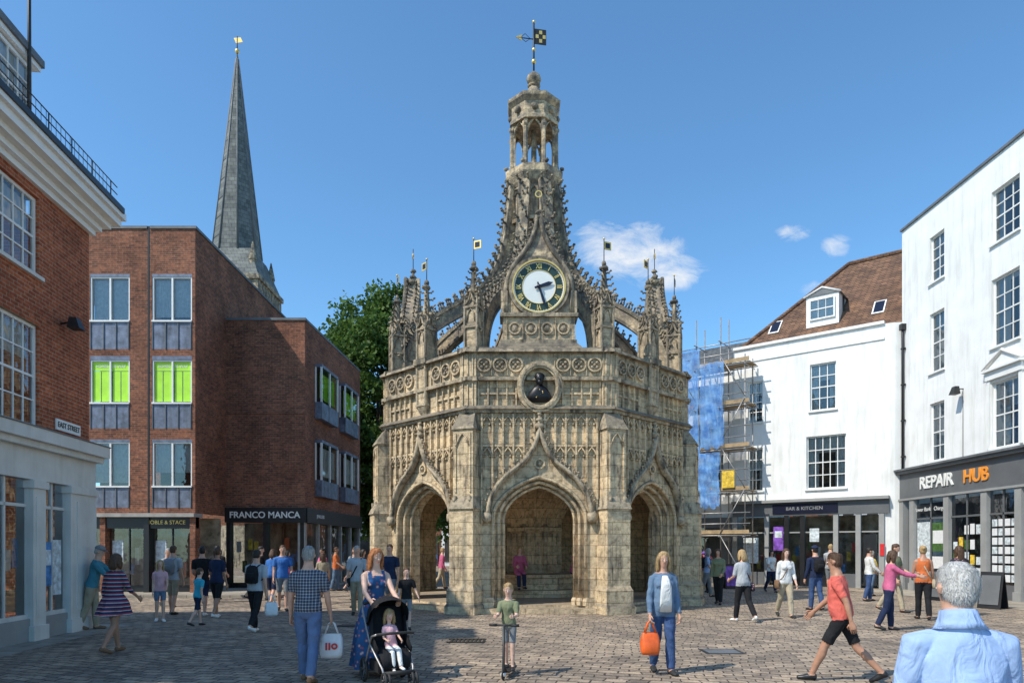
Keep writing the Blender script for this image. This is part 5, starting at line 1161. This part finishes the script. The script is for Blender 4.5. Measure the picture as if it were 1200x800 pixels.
for i in range(260): b_.ball((R.uniform(-1.2,1.2),R.uniform(-.4,.4),R.uniform(.7,1.5)),R.uniform(.03,.09),R.choice(['leafpl','leafpl','leafpl','orange','red','purple']),5,4,.3)
b_.build('crates_and_flowers',fp)
# ================================================================== WORLD / LIGHT
AZ=rad(32); EL=rad(50); dx,dy=math.cos(AZ),math.sin(AZ)
W=bpy.data.worlds.new('World'); sc.world=W; W.use_nodes=True; nt=W.node_tree; bg=nt.nodes['Background']
sky=nd(nt,'ShaderNodeTexSky'); sky.sky_type='NISHITA'; sky.sun_disc=False; sky.sun_elevation=EL; sky.sun_rotation=math.atan2(-dx,-dy)%(2*math.pi); sky.air_density=1.0; sky.dust_density=.4; sky.ozone_density=2.0
tc=nd(nt,'ShaderNodeTexCoord'); sp_=nd(nt,'ShaderNodeSeparateXYZ'); nt.links.new(tc.outputs['Generated'],sp_.inputs[0])
def mth(op,a,b_=None,clamp=False):
    n=nd(nt,'ShaderNodeMath',operation=op); n.use_clamp=clamp
    for i,x_ in enumerate((a,b_)):
        if x_ is None: continue
        if isinstance(x_,(int,float)): n.inputs[i].default_value=x_
        else: nt.links.new(x_,n.inputs[i])
    return n.outputs[0]
yy=mth('MAXIMUM',sp_.outputs[1],.02); a_=mth('DIVIDE',sp_.outputs[0],yy); e_=mth('DIVIDE',sp_.outputs[2],yy)
cb=nd(nt,'ShaderNodeCombineXYZ'); nt.links.new(a_,cb.inputs[0]); nt.links.new(e_,cb.inputs[1])
nn=noi(nt,mapping(nt,cb.outputs[0],(13,21,1)),1.0,9,.68,.6)
tot=None
for (u_,v_,ru,rv,amp) in ((.175,.435,.10,.05,1.0),(.225,.405,.075,.035,1.0),(.13,.46,.05,.025,.8),(.45,.375,.05,.022,.6),(.41,.46,.035,.02,.55),(.475,.44,.03,.02,.8)):
    q1=mth('DIVIDE',mth('SUBTRACT',a_,u_),ru); q2=mth('DIVIDE',mth('SUBTRACT',e_,v_),rv)
    d_=mth('ADD',mth('MULTIPLY',q1,q1),mth('MULTIPLY',q2,q2)); k_=mth('MULTIPLY',mth('SUBTRACT',1.0,d_,True),amp)
    tot=k_ if tot is None else mth('MAXIMUM',tot,k_)
cm=mth('MULTIPLY',mth('SUBTRACT',mth('ADD',nn,mth('MULTIPLY',tot,.36)),.60,True),2.6,True)
cm=mth('MULTIPLY',cm,mth('MULTIPLY',tot,2.0,True))
skc=mixc(nt,1,sky.outputs[0],(1.0,1.48,1.68),'MULTIPLY')
col=mixc(nt,cm,skc,(7.0,7.2,7.4)); nt.links.new(col,bg.inputs[0]); bg.inputs[1].default_value=.132
sl=bpy.data.lights.new('sun','SUN'); sl.energy=5.0; sl.angle=rad(.5); sl.color=(1,.93,.81); so=bpy.data.objects.new('sun',sl); COL.objects.link(so)
dv=Vector((dx*math.cos(EL),dy*math.cos(EL),-math.sin(EL))); so.rotation_euler=dv.to_track_quat('-Z','Y').to_euler(); so.location=(-30,-20,40)
sc.view_settings.view_transform='Standard'; sc.view_settings.look='None'; sc.view_settings.exposure=0
cam=bpy.data.cameras.new('camera'); co_=bpy.data.objects.new('camera',cam); COL.objects.link(co_); co_.location=(0,0,1.75); co_.rotation_euler=(rad(90),0,0)
cam.sensor_width=36; cam.lens=24; cam.shift_y=.2008; cam.clip_end=2000; sc.camera=co_
print('DONE',len(bpy.data.objects))
